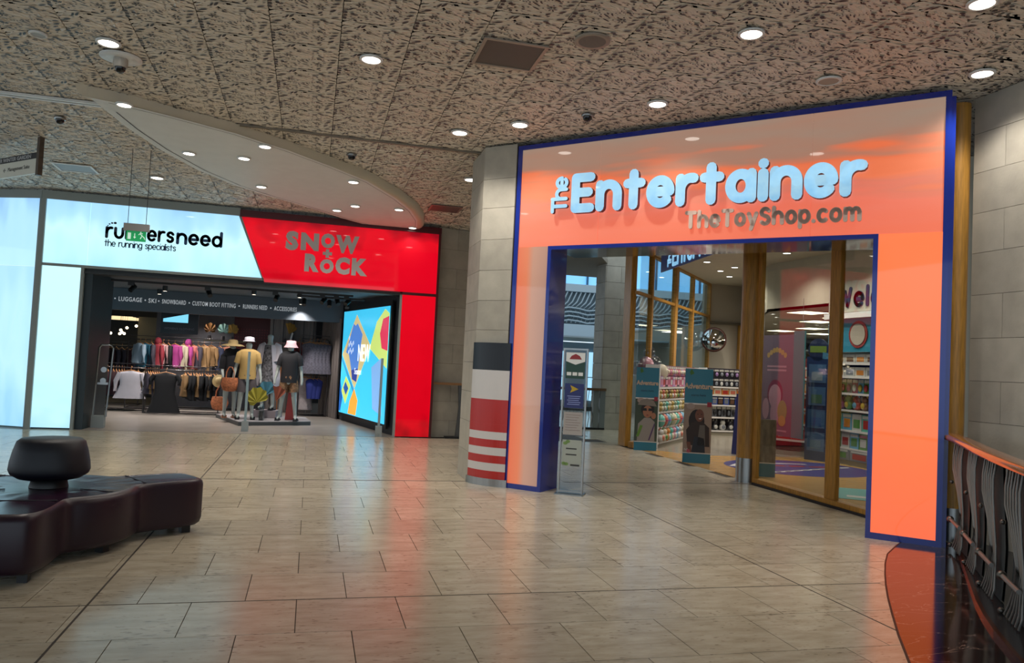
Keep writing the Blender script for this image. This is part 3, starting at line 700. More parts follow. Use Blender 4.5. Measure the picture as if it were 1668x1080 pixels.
# lettering on the white panel: dark word with blue second half, small strapline
ink = mat('ink_dark', '1a2036', .4); ink2 = mat('ink_blue', '234472', .4)
def word_px(word, sc, r, x, y, mats, fit, join=False): stroke_word(word, sc, r, x, y, .004, .012, mats, lf, fit=fit, join=join)
ROTT = -.0
stroke_word('runners', .165, .024, -3.61, 3.405, .006, .016, [ink, ink], lf, fit=1.085, wx=.80)
stroke_word('need', .165, .026, -2.445, 3.395, .006, .016, [ink2, ink2], lf, fit=.735, wx=.92)
swo = MB()
for x, y, r in ((-3.60, 3.605, .012), (-3.575, 3.635, .015), (-3.535, 3.655, .019), (-3.485, 3.66, .026)): swo.prism([(x+r*math.cos(k*PI/4), y+r*.8*math.sin(k*PI/4)) for k in range(8)], .006, .014)
swo.build('dot_swoosh', ink, lf)
stroke_word('the running specialists', .075, .0075, -3.63, 3.245, .006, .014, [ink2, ink2], lf, fit=1.16, join=True, wx=.75)
# red panel lettering, single grey letters
gm = mat('grey_metal_letter', 'c6c2be', .5)
for ch, x0, x1, z0, z1 in (('S', -.58, -.35, 3.43, 3.79), ('N', -.31, .02, 3.45, 3.78), ('O', .055, .31, 3.52, 3.80), ('W', .33, .76, 3.45, 3.79), ('+', .10, .27, 3.34, 3.50), ('R', -.22, .045, 3.055, 3.39), ('O', .06, .315, 3.045, 3.315), ('C', .345, .61, 3.045, 3.375), ('K', .645, .94, 3.045, 3.375)):
    o = text(ch, .4, (0, 0, 0), lf, gm, .03, 'letter', bold=.027)
    xs_ = [v.co.x for v in o.data.vertices]; ys_ = [v.co.y for v in o.data.vertices]
    kx, ky = (x1-x0)/(max(xs_)-min(xs_)), (z1-z0)/(max(ys_)-min(ys_))
    o.matrix_local = Matrix.Translation((x0-min(xs_)*kx, z0-min(ys_)*ky, .02)) @ Matrix.Diagonal((kx, ky, 1, 1))

# emergency exit box on two rods
t = thing('exit_sign', 'small hanging green emergency exit light box under two thin rods', 'sign', (-2.42, 11.5, 3.05))
MB().box(-.16, -.03, .03, .16, .03, .13).build('housing', mat('exit_housing', '8b8985', .45), t)
ex = MB().box(-.125, -.006, -.11, .125, .006, .03).build('green_panel', mat('exit_green', '0f8a4a', .3, emit='17a35c', es=.45), t)
wm = mat('exit_white', 'cfe8d8', .4, emit='d8ffe8', es=.4)
MB().box(-.105, -.009, -.085, -.065, -.0065, .005).build('door_symbol', wm, ex)
MB().box(-.022, -.009, -.05, -.012, -.0065, -.0).prism([(-.035, -.05), (-.017, -.075), (.001, -.05)], -.009, -.0065, axis=1).build('arrow_symbol', wm, ex)
rm = MB(); 
for a, b in (((.05, .0), (.075, -.03)), ((.075, -.03), (.055, -.075)), ((.075, -.03), (.1, -.05)), ((.1, -.05), (.115, -.08)), ((.05, 0), (.03, -.02)), ((.05, 0), (.085, .0))): rm.tube([(a[0], -.0078, a[1]), (b[0], -.0078, b[1])], .006, 5)
rm.blob((.058, -.0078, .016), .010, .003, .010, 8, 4); rm.build('running_figure_symbol', wm, ex)
for x in (-.115, .115): MB().tube([(x, 0, .13), (x, 0, zc(11.5)-3.06)], .004, 6).build('rod', mat('rod_dark', '3a3a3c', .4, .6), t)
# wayfinding sign
WF = frame((-4.90, 12.70), (1.28, -1.28)); WF.translation = (-4.90, 12.70, 3.72)
t = thing('wayfinding_sign', 'hanging cream wayfinding board with black header between two metal posts', 'sign', M=WF)
MB().box(.0, .02, -.02, 1.74, .22, .02).build('cream_board', mat('cream_board', 'd8d5c6', .4), t)
MB().box(.0, .22, -.025, 1.74, .30, .025).build('black_header', mat('black_header', '17171c', .4), t)
tw = mat('sign_white', 'b9b9b9', .5)
text('UPPER WINTER GARDEN', .072, (.62, .235, .027), t, tw, .002, sx=1.22, bold=.001)
text('Management Suite', .075, (1.02, .10, .022), t, mat('sign_ink', '3b3b3a', .5), .002)
text('\u2190', .09, (.9, .09, .022), t, mat('sign_ink', '3b3b3a', .5), .002, name='arrow')
for x in (.0, 1.77): MB().box(x-.03, -.01, -.03, x+.03, zc(11.4)-3.73, .03).build('post', mat('bronze_post', '5b4f45', .4, .6), t)
# steel leaflet stand before the navy reveal
sx0, sx1 = Vector((2.93, 8.79)), Vector((3.19, 8.64))
SM = frame(sx0, sx1-sx0)
t = thing('notice_stand', 'tall steel and clear acrylic notice stand with four posters by the navy reveal', 'stand', M=SM)
wS = .30
for nm, q in (('upright', (0, 0, .018, 1.73)), ('upright', (wS-.018, 0, wS, 1.73)), ('cross_bar', (.018, 1.71, wS-.018, 1.73)), ('cross_bar', (.018, .02, wS-.018, .045))):
    MB().box(q[0], q[1], -.02, q[2], q[3], .02).build(nm, steel, t)
MB().box(.018, .045, -.004, wS-.018, 1.71, .004).build('acrylic_sheet', glass('acrylic', (.9, .93, .95), .02, .06), t)
MB().box(-.02, 0, -.12, wS+.02, .012, .12).build('foot_plate', steel, t)
def notice(z0, z1, m, label):
    o = MB().box(.035, z0, .006, wS-.035, z1, .012).build('poster', m, t); o['label'] = label; return o
pa = notice(1.37, 1.68, mat('pr_green', '1d3f34', .4), 'green and white poster, topmost on the stand')
MB().prism([(.035, 1.68), (.035, 1.575), (.15, 1.535), (wS-.035, 1.575), (wS-.035, 1.68)][::1], .012, .0135).build('white_pennant', white_pl, pa)
MB().prism([(.075, 1.60), (.225, 1.60), (.20, 1.64), (.15, 1.665), (.10, 1.64)], .0135, .0145).build('red_crest', mat('pr_red', '8c2c30', .5), pa)
for k in range(3): MB().box(.05+.07*k, 1.405, .012, .105+.07*k, 1.445, .0135).build('price_box', white_pl, pa)
pb = notice(1.02, 1.31, mat('pr_navy', '16205e', .35), 'navy poster with a yellow arrow, second on the stand')
MB().prism([(.10, 1.20), (.20, 1.245), (.10, 1.29), (.12, 1.245)], .012, .0135).build('yellow_arrow', mat('pr_yellow', 'b99a1c', .5), pb)
for k in range(5): MB().box(.07+.01*(k % 2), 1.155-.024*k, .012, .23-.01*(k % 3), 1.163-.024*k, .013).build('text_line', mat('pr_line', '8d97c8', .5), pb)
pcn = notice(.70, .97, mat('pr_cream', 'a39c96', .45), 'cream poster with fine lines, third on the stand')
for k in range(7): MB().box(.06, .935-.03*k, .012, .24-.02*(k % 3), .940-.03*k, .013).build('text_line', mat('pr_brown', '7d6a68', .5), pcn)
pdn = notice(.33, .64, mat('pr_white', 'a2a89e', .45), 'white poster with green leaves, lowest on the stand')
for x, z in ((.07, .60), (.10, .62), (.06, .36), (.09, .355)): MB().prism([(x+.028*math.cos(k*PI/4), z+.02*math.sin(k*PI/4)) for k in range(8)], .012, .013).build('leaf_print', mat('pr_leaf', '6f8d4c', .5), pdn)
for k in range(2): MB().box(.08, .53-.07*k, .012, .21, .545-.07*k, .013).build('text_line', mat('pr_black', '30302e', .5), pdn)
MB().box(.14, .335, .012, .25, .355, .013).build('text_line', mat('pr_black', '30302e', .5), pdn)
# ------------------------------------------------------------------ BENCH
plum = mat('plum_leather', '2a1028', .26, bump=.15, bscale=6, var=.12, vscale=3)
plum_b = mat('plum_side', '1e081b', .38, bump=.05, bscale=12)
ink_l = mat('midnight_leather', '050917', .5, bump=.05, bscale=8)
BC = (-1.83, 6.44)
def tri_outline(Rc, Ra, hw, a0, n=96, grow=0.):
    """three arms reaching out of a round middle, joined by soft inner corners"""
    pts = []
    for i in range(n):
        th = 2*PI*i/n; best = 1e9
        r = Rc
        for k in range(3):
            d = (th - (a0 + k*2*PI/3) + PI) % (2*PI) - PI
            if abs(d) < PI/2:
                rr = min(hw/max(abs(math.sin(d)), 1e-4), Ra/math.cos(d))
                if rr > r: r = (r**12 + rr**12)**(1/12) if rr < Ra*.999/math.cos(d) else rr
        pts.append((r + grow) if True else r)
    # soften
    for _ in range(3): pts = [(pts[i-1] + 2*pts[i] + pts[(i+1) % n])/4 for i in range(n)]
    return [(pts[i]*math.cos(2*PI*i/n), pts[i]*math.sin(2*PI*i/n)) for i in range(n)]
bench = thing('trefoil_bench', 'three-armed plum leather bench with a dark round backrest in its middle', 'bench', (*BC, 0))
OUT = tri_outline(.62, 1.12, .235, math.radians(32), 144)
def sc_(p, d):
    l = math.hypot(*p); return (p[0]*(l-d)/l, p[1]*(l-d)/l)
prof = [(.035, .065), (.012, .08), (0, .115), (0, .385), (.01, .412), (.03, .428), (.055, .434)]
mb = MB(); rs = [[(*sc_(p, d), z) for p in OUT] for d, z in prof]
mb.rings(rs, False); mb.build('seat_body', plum_b, bench)
top = MB(); r1 = [(*sc_(p, .055), .434) for p in OUT]; r2 = [(*sc_(p, .075), .430) for p in OUT]
inner_r = []
for p in OUT:
    l = math.hypot(*p); q = min(.30, l*.5); inner_r.append((p[0]/l*q, p[1]/l*q, .428))
mid = [((a[0]*.5+b[0]*.5), (a[1]*.5+b[1]*.5), .436 + .003*math.sin(i*.9)) for i, (a, b) in enumerate(zip(r2, inner_r))]
top.rings([r1, r2, mid, inner_r], False); top.add(inner_r, [tuple(range(len(inner_r)))]); top.build('seat_top', plum, bench)
und = MB(); und.prism([sc_(p, .04) for p in OUT], .06, .066); und.build('underside', black, bench)
se = MB()
for k in range(3):
    a = math.radians(32 + 60 + 120*k); se.tube([(.28*math.cos(a), .28*math.sin(a), .433), (.56*math.cos(a), .56*math.sin(a), .437)], .004, 6)
for k in range(3):
    a = math.radians(32+120*k); c, s_ = math.cos(a), math.sin(a)
    se.tube([(.62*c - t_*s_, .62*s_ + t_*c, .437) for t_ in (-.21, -.1, 0, .1, .21)], .0045, 6)
se.build('seam', mat('seam_dark', '12060f', .5), bench)
for k in range(3):
    a = math.radians(32+120*k); c, s_ = math.cos(a), math.sin(a)
    for q in (-.14, .14): MB().box(-.035, -.03, 0, .035, .03, .062).xform(Matrix.Translation((c*.98-s_*q, s_*.98+c*q, 0)) @ Matrix.Rotation(a, 4, 'Z')).build('foot', black, bench)
    b = a + math.radians(60); MB().box(-.035, -.03, 0, .035, .03, .062).xform(Matrix.Translation((math.cos(b)*.5, math.sin(b)*.5, 0)) @ Matrix.Rotation(b, 4, 'Z')).build('foot', black, bench)
MB().lathe([(.13, .43), (.12, .47), (.14, .50)], n=24).build('backrest_stem', black, bench)
MB().lathe([(.13, .485), (.21, .50), (.255, .53), (.268, .56), (.262, .62), (.245, .70), (.225, .765), (.20, .785), (.10, .795), (.01, .797)], n=40).build('round_backrest', ink_l, bench)

# ------------------------------------------------------------------ BALUSTRADE
rail_pts = [(6.04, 6.16), (5.90, 6.05), (5.78, 5.86), (5.62, 5.62), (5.42, 5.36), (5.20, 5.07), (4.95, 4.75), (4.62, 4.30), (4.30, 3.85), (4.06, 3.50), (3.86, 3.12), (3.62, 2.62), (3.2, 1.7), (2.8, .6)]
bal = thing('balustrade', 'curved balustrade of bent steel rods and dark plates under a flat oak handrail', 'railing', (0, 0, 0))
rm = MB(); L_, R_ = off(rail_pts, .075), off(rail_pts, -.075)
rs = []
for (a, b) in zip(L_, R_):
    rs.append([(*a, 1.0), (*a, 1.035), ((a[0]*.85+b[0]*.15), (a[1]*.85+b[1]*.15), 1.048), ((a[0]*.15+b[0]*.85), (a[1]*.15+b[1]*.85), 1.048), (*b, 1.035), (*b, 1.0), ((a[0]+b[0])/2, (a[1]+b[1])/2, .985)])
rm.rings(rs, True); rm.build('handrail', mat('rail_oak', 'a4683a', .18, var=.15, vscale=8, coat=.6), bal)
def along(pts, s):
    for a, b in zip(pts[:-1], pts[1:]):
        l = math.dist(a, b)
        if s <= l: return (a[0]+(b[0]-a[0])*s/l, a[1]+(b[1]-a[1])*s/l), Vector((b[0]-a[0], b[1]-a[1])).normalized()
        s -= l
    return pts[-1], Vector((0, -1))
rodm = mat('bent_rod', '8c8883', .4, .4); platem = mat('dark_plate', '2a3336', .7); ballm = mat('steel_ball', '6a6762', .3, .8)
total = sum(math.dist(a, b) for a, b in zip(rail_pts[:-1], rail_pts[1:]))
s = .45; k = 0
while s < total - .5 and k < 7:
    (px, py), t_ = along(rail_pts, s); nrm = Vector((-t_.y, t_.x))          # nrm points to the void side
    def Pt(u, z, d=0): (qx, qy), tt = along(rail_pts, max(0.01, s + u)); nn = Vector((-tt.y, tt.x)); return (qx + nn.x*d, qy + nn.y*d, z)
    # S-curved plate between two bays
    mb = MB(); prof = [(-.10, .985), (-.07, .8), (-.01, .62), (.03, .42), (.0, .22), (-.06, .04)]
    va = [Pt(u, z, .03) for u, z in prof] + [Pt(u+.50, z, .03) for u, z in prof]; n_ = len(prof)
    mb.add(va, [(i, i+1, n_+i+1, n_+i) for i in range(n_-1)]); vb = [Pt(u, z, .045) for u, z in prof] + [Pt(u+.50, z, .045) for u, z in prof]
    mb.add(vb, [(n_+i, n_+i+1, i+1, i) for i in range(n_-1)])
    mb.tube([Pt(u, z, .037) for u, z in prof], .011, 6).build('plate', platem, bal)
    for q in range(6):
        u0 = -.02 + .07*q
        MB().tube([Pt(u0+.02*(q % 2), .985, 0), Pt(u0, .86, -.015), Pt(u0+.03, .74, -.02), Pt(u0*.6+.17, .56, -.01), Pt(u0*.45+.235, .40, 0), Pt(u0*.45+.24, .30, .0), Pt(u0*.9+.12, .12, -.01), Pt(u0*1.0+.06, .045, -.02)], .0085, 6).build('rod', rodm, bal)
    MB().tube([Pt(.10, .30, -.05), Pt(.42, .28, -.03)], .016, 8).build('cross_bar', rodm, bal)
    MB().blob(Pt(.09, .30, -.05), .03, .03, .03, 10, 8).build('ball', ballm, bal)
    MB().blob(Pt(-.05, .62, -.02), .018, .018, .018, 8, 6).build('ball', ballm, bal); MB().blob(Pt(.0, .055, -.03), .022, .022, .02, 8, 6).build('ball', ballm, bal)
    s += .72; k += 1
# short rail by the middle wall and the far atrium balustrade seen through the doorway
t = thing('short_balustrade', 'short oak capped balustrade stub behind the stone column', 'railing', (2.72, 15.0, 0))
MB().box(-.42, -.05, 1.04, .35, .10, 1.085).build('handrail', mat('rail_oak2', '8a6238', .35), t)
MB().prism([(.10, .0), (.28, .0), (.24, .35), (.27, .75), (.31, 1.04), (.12, 1.04), (.15, .6)], -.03, .03, axis=1).build('fin_post', mat('fin_grey', '5a5c5c', .4, .5), t)
MB().box(-.10, -.10, 0, .36, .10, .035).build('base_plate', dark, t)
# ------------------------------------------------------------------ LEFT SHOP INTERIOR
vinyl = mat('grey_vinyl', '948c84', .28, var=.15, vscale=2, bump=.03, bscale=8)
struct('floor_shop', MB().box(-9, 14.92, -.007, 1.75, 25, .002), vinyl)
dkw = mat('charcoal_wall', '3a3c41', .6); dkc = mat('charcoal_ceiling', '5a6368', .6); greyw = mat('grey_wall', '66656a', .7, var=.1)
struct('ceiling_shop', MB().box(-4.0, 15.26, 2.80, 2.0, 25.2, 2.88).box(-9, 16.4, 2.80, -4.0, 25.2, 2.88), dkc)
struct('wall_left_jamb', MB().box(-4.0, 14.97, 0, -3.80, 16.45, 2.8), mat('petrol_jamb', '1e2d33', .45))
struct('wall_right_shop', MB().obox((.32, 20.5), (1.68, 14.97), .12, 0, 2.8), dkw)
struct('wall_back_shop', MB().box(-9, 25, 0, 1, 25.1, 2.8).box(-9.1, 16, 0, -9, 25, 2.8), dkw)
struct('wall_back_grey', MB().box(-3.9, 21.5, 0, .1, 21.6, 2.8), greyw)
pk = thing('plank_wall', 'grey vertical plank wall with black slotted tracks behind the mannequins', 'wall', (0, 0, 0)); pk['kind'] = 'structure'
plk = mat('grey_plank', '776f6b', .6, var=.25, vscale=5, stretch=(4, 4, .4), rnd=.12)
for i in range(9):
    MB().box(-1.05+i*.125, 20.55, 0, -1.05+i*.125+.118, 20.6, 2.6).build('plank', plk, pk)
for i in range(5): MB().box(-.98+i*.25, 20.53, .2, -.96+i*.25, 20.55, 2.6).build('slotted_track', black, pk)
for i in range(8):
    a = Vector((.27, 20.4)); b = Vector((.67, 18.8)); p = a.lerp(b, i/8); q = a.lerp(b, (i+.93)/8)
    MB().obox(p, q, -.03, 0, 2.4).build('plank', plk, pk)
t = thing('red_wall_panel', 'dark red dotted wall panel at the back behind the mannequins', 'panel', (-1.5, 21.45, 0))
MB().box(-.5, -.03, .6, .48, .0, 2.5).build('board', mat('dark_red_board', '4a0d14', .5), t)
dm = MB()
for i in range(14):
    for j in range(10): dm.box(-.46+i*.066, -.036, 1.45+j*.07, -.44+i*.066, -.031, 1.472+j*.07)
d_ = dm.build('dot_print', mat('dot_red', '8c1c28', .5), t); d_['kind'] = 'stuff'
# lettered beam
t = thing('lettered_beam', 'dark beam with pale capital lettering across the shop ceiling', 'beam', M=Matrix.Translation((0, 0, -.2182)) @ frame((-4.353, 18.9), (1, 0)) @ Matrix.Scale(1.1455, 4))
MB().box(-1.0, 2.20, -.15, 4.40, 2.63, 0).build('beam', mat('beam_grey', '4e565e', .5), t)
lt = mat('beam_letter', 'a9adb0', .5, emit='a9adb0', es=.7)  # glow put into the letter colour to brighten it
BT = [('LUGGAGE', .09, .42), ('SKI', .63, .14), ('SNOWBOARD', .88, .44), ('CUSTOM BOOT FITTING', 1.44, .82), ('RUNNERS NEED', 2.40, .47), ('ACCESSORIES', 3.01, .45)]
for w, x, wd in BT:
    o = text(w, .115, (0, 0, 0), t, lt, .004, bold=.001, spacing=1.12, M=Matrix.Translation((x, 2.385, .004)))
    cur = max(v.co.x for v in o.data.vertices) - min(v.co.x for v in o.data.vertices); o.matrix_local = Matrix.Translation((x, 2.375, .004)) @ Matrix.Diagonal((wd/cur, 1.05, 1, 1))
for x in (.03, .575, .82, 1.385, 2.33, 2.945): MB().box(x-.012, 2.405, .001, x+.012, 2.43, .006).build('bullet', lt, t)
# tracks with spotlights
t = thing('lighting_track', 'black ceiling track with spotlights just inside the left shop', 'light track', (0, 15.8, 0))
MB().box(-3.7, -.02, 2.70, .75, .02, 2.74).build('track', black, t)
spotm = mat('spot_lamp', 'ffffff', .3, emit='fff0dc', es=4.)
for x, ang in ((-3.35, .5), (-2.0, -.4), (-.75, .3), (.15, .6), (.42, -.3), (.62, .7)):
    h = MB().box(-.05, -.04, -.06, .05, .04, 0).xform(Matrix.Translation((x, 0, 2.70))).build('spot_bracket', black, t)
    m = MB().lathe([(.045, -.09), (.05, .05), (.03, .07)], n=14).xform(Matrix.Translation((x+.03, .02, 2.60)) @ Matrix.Rotation(ang, 4, 'Y') @ Matrix.Rotation(-.7, 4, 'X')).build('spot_can', black, t)
t = thing('lighting_track', 'second short black spotlight track near the right end of the lettered beam', 'light track', (0, 16.1, 0))
MB().box(-.35, -.02, 2.66, 1.0, .02, 2.70).build('track', black, t)
for x in (-.2, .3, .65): MB().lathe([(.045, -.09), (.05, .05), (.03, .07)], n=14).xform(Matrix.Translation((x, 0, 2.57)) @ Matrix.Rotation(-.6, 4, 'X')).build('spot_can', black, t)
SP = [(-3.0, 17.2, 60), (-1.2, 16.5, 62), (-.3, 16.5, 62), (-3.3, 18.3, 90), (-2.2, 19.4, 90), (-3.2, 19.6, 90), (-.3, 18.7, 90), (-5.5, 19.5, 60), (-2.6, 20.8, 30)]
for x, y, w in SP:
    t = thing('ceiling_spot', 'small black ceiling spotlight inside the left shop', 'light', (x, y, 2.78), group='spotlights inside the left shop')
    MB().lathe([(.05, 0), (.05, -.10), (.04, -.11)], n=12).build('can', black, t); MB().disc((0, 0, -.111), .038, 12, up=-1).build('bulb', spotm, t)
    spot(t, (0, 0, -.13), w*2.0, (1, .92, .86), .04, 110)
# advertising screen on the right side wall
SA = Vector((.74, 18.58)); SBv = Vector((1.50, 15.40))
SCM = frame(SA, SBv-SA); t = thing('advertising_screen', 'tall glowing advertising screen with a blue summer clothing picture', 'screen', M=SCM)
LW_ = (SBv-SA).length
def em(name, c, s=.95): return mat(name, c, .25, emit=c, es=s)
MB().box(-.06, .12, -.01, LW_+.10, 2.66, .03).build('frame', black, t)
MB().box(0, .2, .03, LW_, 2.55, .04).build('display', em('scr_cyan', '3fc3ee'), t)
def fl(pts, z, nm, m): return MB().prism(pts, z-.002, z, ).build(nm, m, t)
fl([(.05, 1.55), (1.05, 2.45), (2.15, 1.75), (1.15, .8)], .043, 'printed_towel', em('scr_sand', 'd8c48a', .8))
fl([(.35, 1.60), (.85, 2.25), (1.0, 2.2), (1.15, 2.25), (1.55, 2.0), (1.45, 1.75), (1.35, 1.25), (.85, 1.2), (.6, 1.55)], .045, 'printed_shirt', em('scr_blue', '5487d8', .85))
fl([(.85, 1.2), (1.35, 1.25), (1.28, .95), (.95, 1.0)], .047, 'printed_shorts', em('scr_navy', '34469a', .8))
fl([(0, 1.52), (.05, 1.40), (1.3, .55), (1.25, .70)], .044, 'printed_stripe', em('scr_deep', '3b98c8', .8))
fl([(.15, .70), (.45, 1.05), (.85, .85), (.50, .42)], .046, 'printed_box', em('scr_lime', 'c3d86a', .9)); fl([(.30, .78), (.45, .93), (.70, .78), (.52, .62)], .048, 'printed_label', em('scr_navy2', '2c5aa8', .8))
fl([(.75, .22), (.85, .50), (1.15, .80), (1.45, .55), (1.35, .22)], .046, 'printed_fruit', em('scr_orange', 'f0a23c', .95))
fl([(2.1, 1.7), (2.5, 2.25), (3.0, 2.5), (3.27, 2.4), (3.27, 1.3)], .045, 'printed_float', em('scr_lime2', 'c9e07a', .9)); fl([(2.75, 2.0), (2.9, 2.3), (3.27, 2.35), (3.27, 1.65), (2.9, 1.7)], .047, 'printed_melon', em('scr_red', 'd83c5c', .9))
fl([(2.3, 1.3), (2.9, 1.5), (3.1, .35), (2.5, .45)], .046, 'printed_swimwear', em('scr_lav', '7fb0e6', .9)); fl([(0, .25), (0, .95), (.25, .55), (.12, .22)], .046, 'printed_bottle', em('scr_navy3', '1f5fb0', .8))
text('NEW', .52, (1.28, 1.42, .05), t, em('scr_white', 'f4fbff', 1.), .002, bold=.006, sx=.72); text('Season', .2, (1.1, 1.12, .05), t, em('scr_white', 'f4fbff', 1.), .002, sx=.9)
for i in range(9):
    a = .55+.11*(i % 4); b = 1.55+.16*(i//4)+.05*(i % 2); fl([(a, b), (a+.06, b+.04), (a+.04, b+.11), (a-.03, b+.08)], .047, 'printed_flower', em('scr_pale', 'c9dcf8', .9))
# security pedestals at the threshold
def gate(x, y, label, wide):
    t = thing('security_gate', label, 'gate', (x, y, 0)); w = .13 if wide else .03
    if wide:
        MB().tube([(-w, 0, .2), (-w+.03, 0, 1.45), (-w+.07, 0, 1.5), (w-.03, 0, 1.5), (w, 0, 1.44), (w-.05, 0, .2)], .018, 8).build('loop', steel, t); MB().box(-.09, -.02, .78, .09, .02, .82).build('cross_bar', steel, t)
        MB().box(-.14, -.07, 0, .07, .07, .22).build('base', mat('gate_grey', '8e9696', .4), t)
        for z in (.85, 1.05): MB().lathe([(.05, -.01), (.05, .01)], n=14).xform(Matrix.Translation((0, 0, z)) @ Matrix.Rotation(PI/2, 4, 'X')).build('ring', steel, t)
    else:
        MB().box(-.022, -.03, .18, .022, .03, 1.5).build('blade', mat('gate_blade', '8ea0a2', .3, .3), t); MB().box(-.06, -.05, 0, .06, .05, .2).build('base', mat('gate_grey', '8e9696', .4), t)
        MB().disc((0, -.051, .05), .012, 10).build('bolt', dark, t)
gate(-3.62, 15.40, 'looped grey security gate by the left jamb', True); gate(-1.13, 15.35, 'slim grey security gate in front of the mannequins', False); gate(1.33, 14.98, 'slim grey security gate before the glowing screen', False)

# --- mannequins
skin_m = mat('mannequin_grey', 'a3aaa5', .18, coat=.4)
def figure(t, J, R, m, name='body'):
    """one continuous body grown over its joints"""
    bm = bmesh.new(); sk = bm.verts.layers.skin.verify(); V = {}
    for k, p in J.items(): V[k] = bm.verts.new(p); r = R.get(k, R.get(k[:-1], .05)); r = r if isinstance(r, tuple) else (r, r); V[k][sk].radius = r
    V['pelvis'][sk].use_root = True
    E_ = [('pelvis','waist'),('waist','chest'),('chest','neck'),('neck','jaw'),('jaw','skull')]
    for s_ in 'LR': E_ += [('chest','sho'+s_),('sho'+s_,'elb'+s_),('elb'+s_,'wri'+s_),('wri'+s_,'fin'+s_),('pelvis','hip'+s_),('hip'+s_,'kne'+s_),('kne'+s_,'ank'+s_),('ank'+s_,'toe'+s_)]
    for a, b in E_: bm.edges.new((V[a], V[b]))
    me = bpy.data.meshes.new(name); bm.to_mesh(me); bm.free(); me.materials.append(m)
    o = bpy.data.objects.new(name, me); COL.objects.link(o); o.parent = t
    sm_ = o.modifiers.new('skin', 'SKIN'); sm_.use_smooth_shade = True
    su = o.modifiers.new('sub', 'SUBSURF'); su.levels = 2; su.render_levels = 2
    return o
RAD = {'pelvis': (.135, .10), 'waist': (.115, .085), 'chest': (.15, .10), 'neck': .05, 'jaw': .065, 'skull': .085, 'sho': .055, 'elb': .038, 'wri': .027, 'fin': .02, 'hip': .09, 'kne': .055, 'ank': .035, 'toe': .032}
def pose(lean=0., armL=(.06, .0), armR=(.06, .0), step=.05, H=1.0):
    J = {'pelvis': (0, 0, .92), 'waist': (0, 0, 1.08), 'chest': (lean, 0, 1.30), 'neck': (lean, 0, 1.47), 'jaw': (lean, -.02, 1.56), 'skull': (lean, 0, 1.66)}
    for s_, sg, (ax_, ay) in (('L', -1, armL), ('R', 1, armR)):
        J['sho'+s_] = (lean+sg*.17, 0, 1.40); J['elb'+s_] = (lean+sg*(.21+ax_*.5), .02, 1.12); J['wri'+s_] = (lean+sg*(.22+ax_), -.04-ay, .88+ay*.8); J['fin'+s_] = (lean+sg*(.215+ax_), -.07-ay, .78+ay*.8)
        J['hip'+s_] = (sg*.09, 0, .86); J['kne'+s_] = (sg*(.10+step*.4), -.02, .48); J['ank'+s_] = (sg*(.10+step), .02, .09); J['toe'+s_] = (sg*(.11+step*1.2), -.13, .035)
    return {k: (x*H, y*H, z*H) for k, (x, y, z) in J.items()}
def ell(cx, cy, z, rx, ry, n=20, fold=0., nf=7, ph=0): return [(cx+(rx*(1+fold*math.sin(nf*a+ph)))*math.cos(a), cy+(ry*(1+fold*math.sin(nf*a+ph)))*math.sin(a), z) for a in [2*PI*k/n for k in range(n)]]
def tee(t, J, m, length=.82, sl=.5, name='shirt', wide=1.):
    lx = J['chest'][0]; mb = MB()
    mb.rings([ell(lx, 0, 1.475, .075, .06), ell(lx, 0, 1.45, .15, .08), ell(lx, 0, 1.40, .20*wide, .105), ell(lx, 0, 1.25, .185*wide, .125), ell(lx*.6, 0, 1.08, .165*wide, .115), ell(0, 0, length, .18*wide, .13, fold=.03)], True)
    for s_ in 'LR':
        a, b = Vector(J['sho'+s_]), Vector(J['elb'+s_]); e_ = a.lerp(b, sl*1.4 if sl < .7 else 1.)
        pts = [a + (a-Vector((lx, 0, a.z)))*-.2 + Vector((0, 0, .02)), a, a.lerp(e_, .5), e_]
        mb.tube(pts, [.07, .078, .075, .072], 12)
    return mb.build(name, m, t)
def shorts(t, J, m, bottom=.58):
    mb = MB(); mb.rings([ell(0, 0, 1.0, .145, .115), ell(0, 0, .92, .165, .125), ell(0, 0, .84, .17, .125)], True)
    for s_ in 'LR': a, b = Vector(J['hip'+s_]), Vector(J['kne'+s_]); mb.tube([a+Vector((0, 0, .03)), a.lerp(b, .35), a.lerp(b, (.86-bottom)/.38)], [.095, .105, .10], 12)
    return mb.build('shorts', m, t)
def brimhat(t, J, m, R, h=.10, droop=.03, name='hat'):
    x, y, z = J['skull']; z += .02
    return MB().lathe([(R, z-droop), (R*.75, z+.005), (.105, z+.02), (.10, z+.07), (.085, z+h), (.01, z+h+.012)], (x, y, 0), 24).build(name, m, t)
def sandal(t, J, m):
    for s_ in 'LR':
        x, y, z = J['toe'+s_]; MB().box(x-.045, y-.05, 0, x+.045, y+.22, .022).box(x-.048, y+.01, .02, x+.048, y+.06, .06).build('sandal', m, t)
black_c = mat('black_cloth', '14141a', .8, var=.1); yel = mat('mustard_cloth', 'a88a52', .8, var=.06); pat = mat('leopard_cloth', '7a5a3e', .8, var=.6, vscale=30); whitec = mat('white_cloth', 'b8b4bc', .8, var=.05)
straw = mat('straw', 'b39a6a', .8, bump=.3, bscale=60); pinkc = mat('pink_cloth', 'c49aa0', .8); greyc = mat('grey_cloth', '4c4548', .8, var=.1); zebra = mat('mono_print', '59585c', .8, var=.9, vscale=22)
plat = thing('display_platform', 'low dark edged display platform under four mannequins', 'platform', (0, 0, 0))
PPO = [(-1.34, 16.45), (.07, 16.98), (-.05, 18.1), (-1.98, 18.35)]
MB().prism(PPO, 0, .075).build('base', mat('platform_edge', '3e4244', .4), plat); MB().prism([(a*.995-.004, b+.004) for a, b in PPO], .0751, .09).build('top', mat('platform_top', '9a9698', .4), plat)
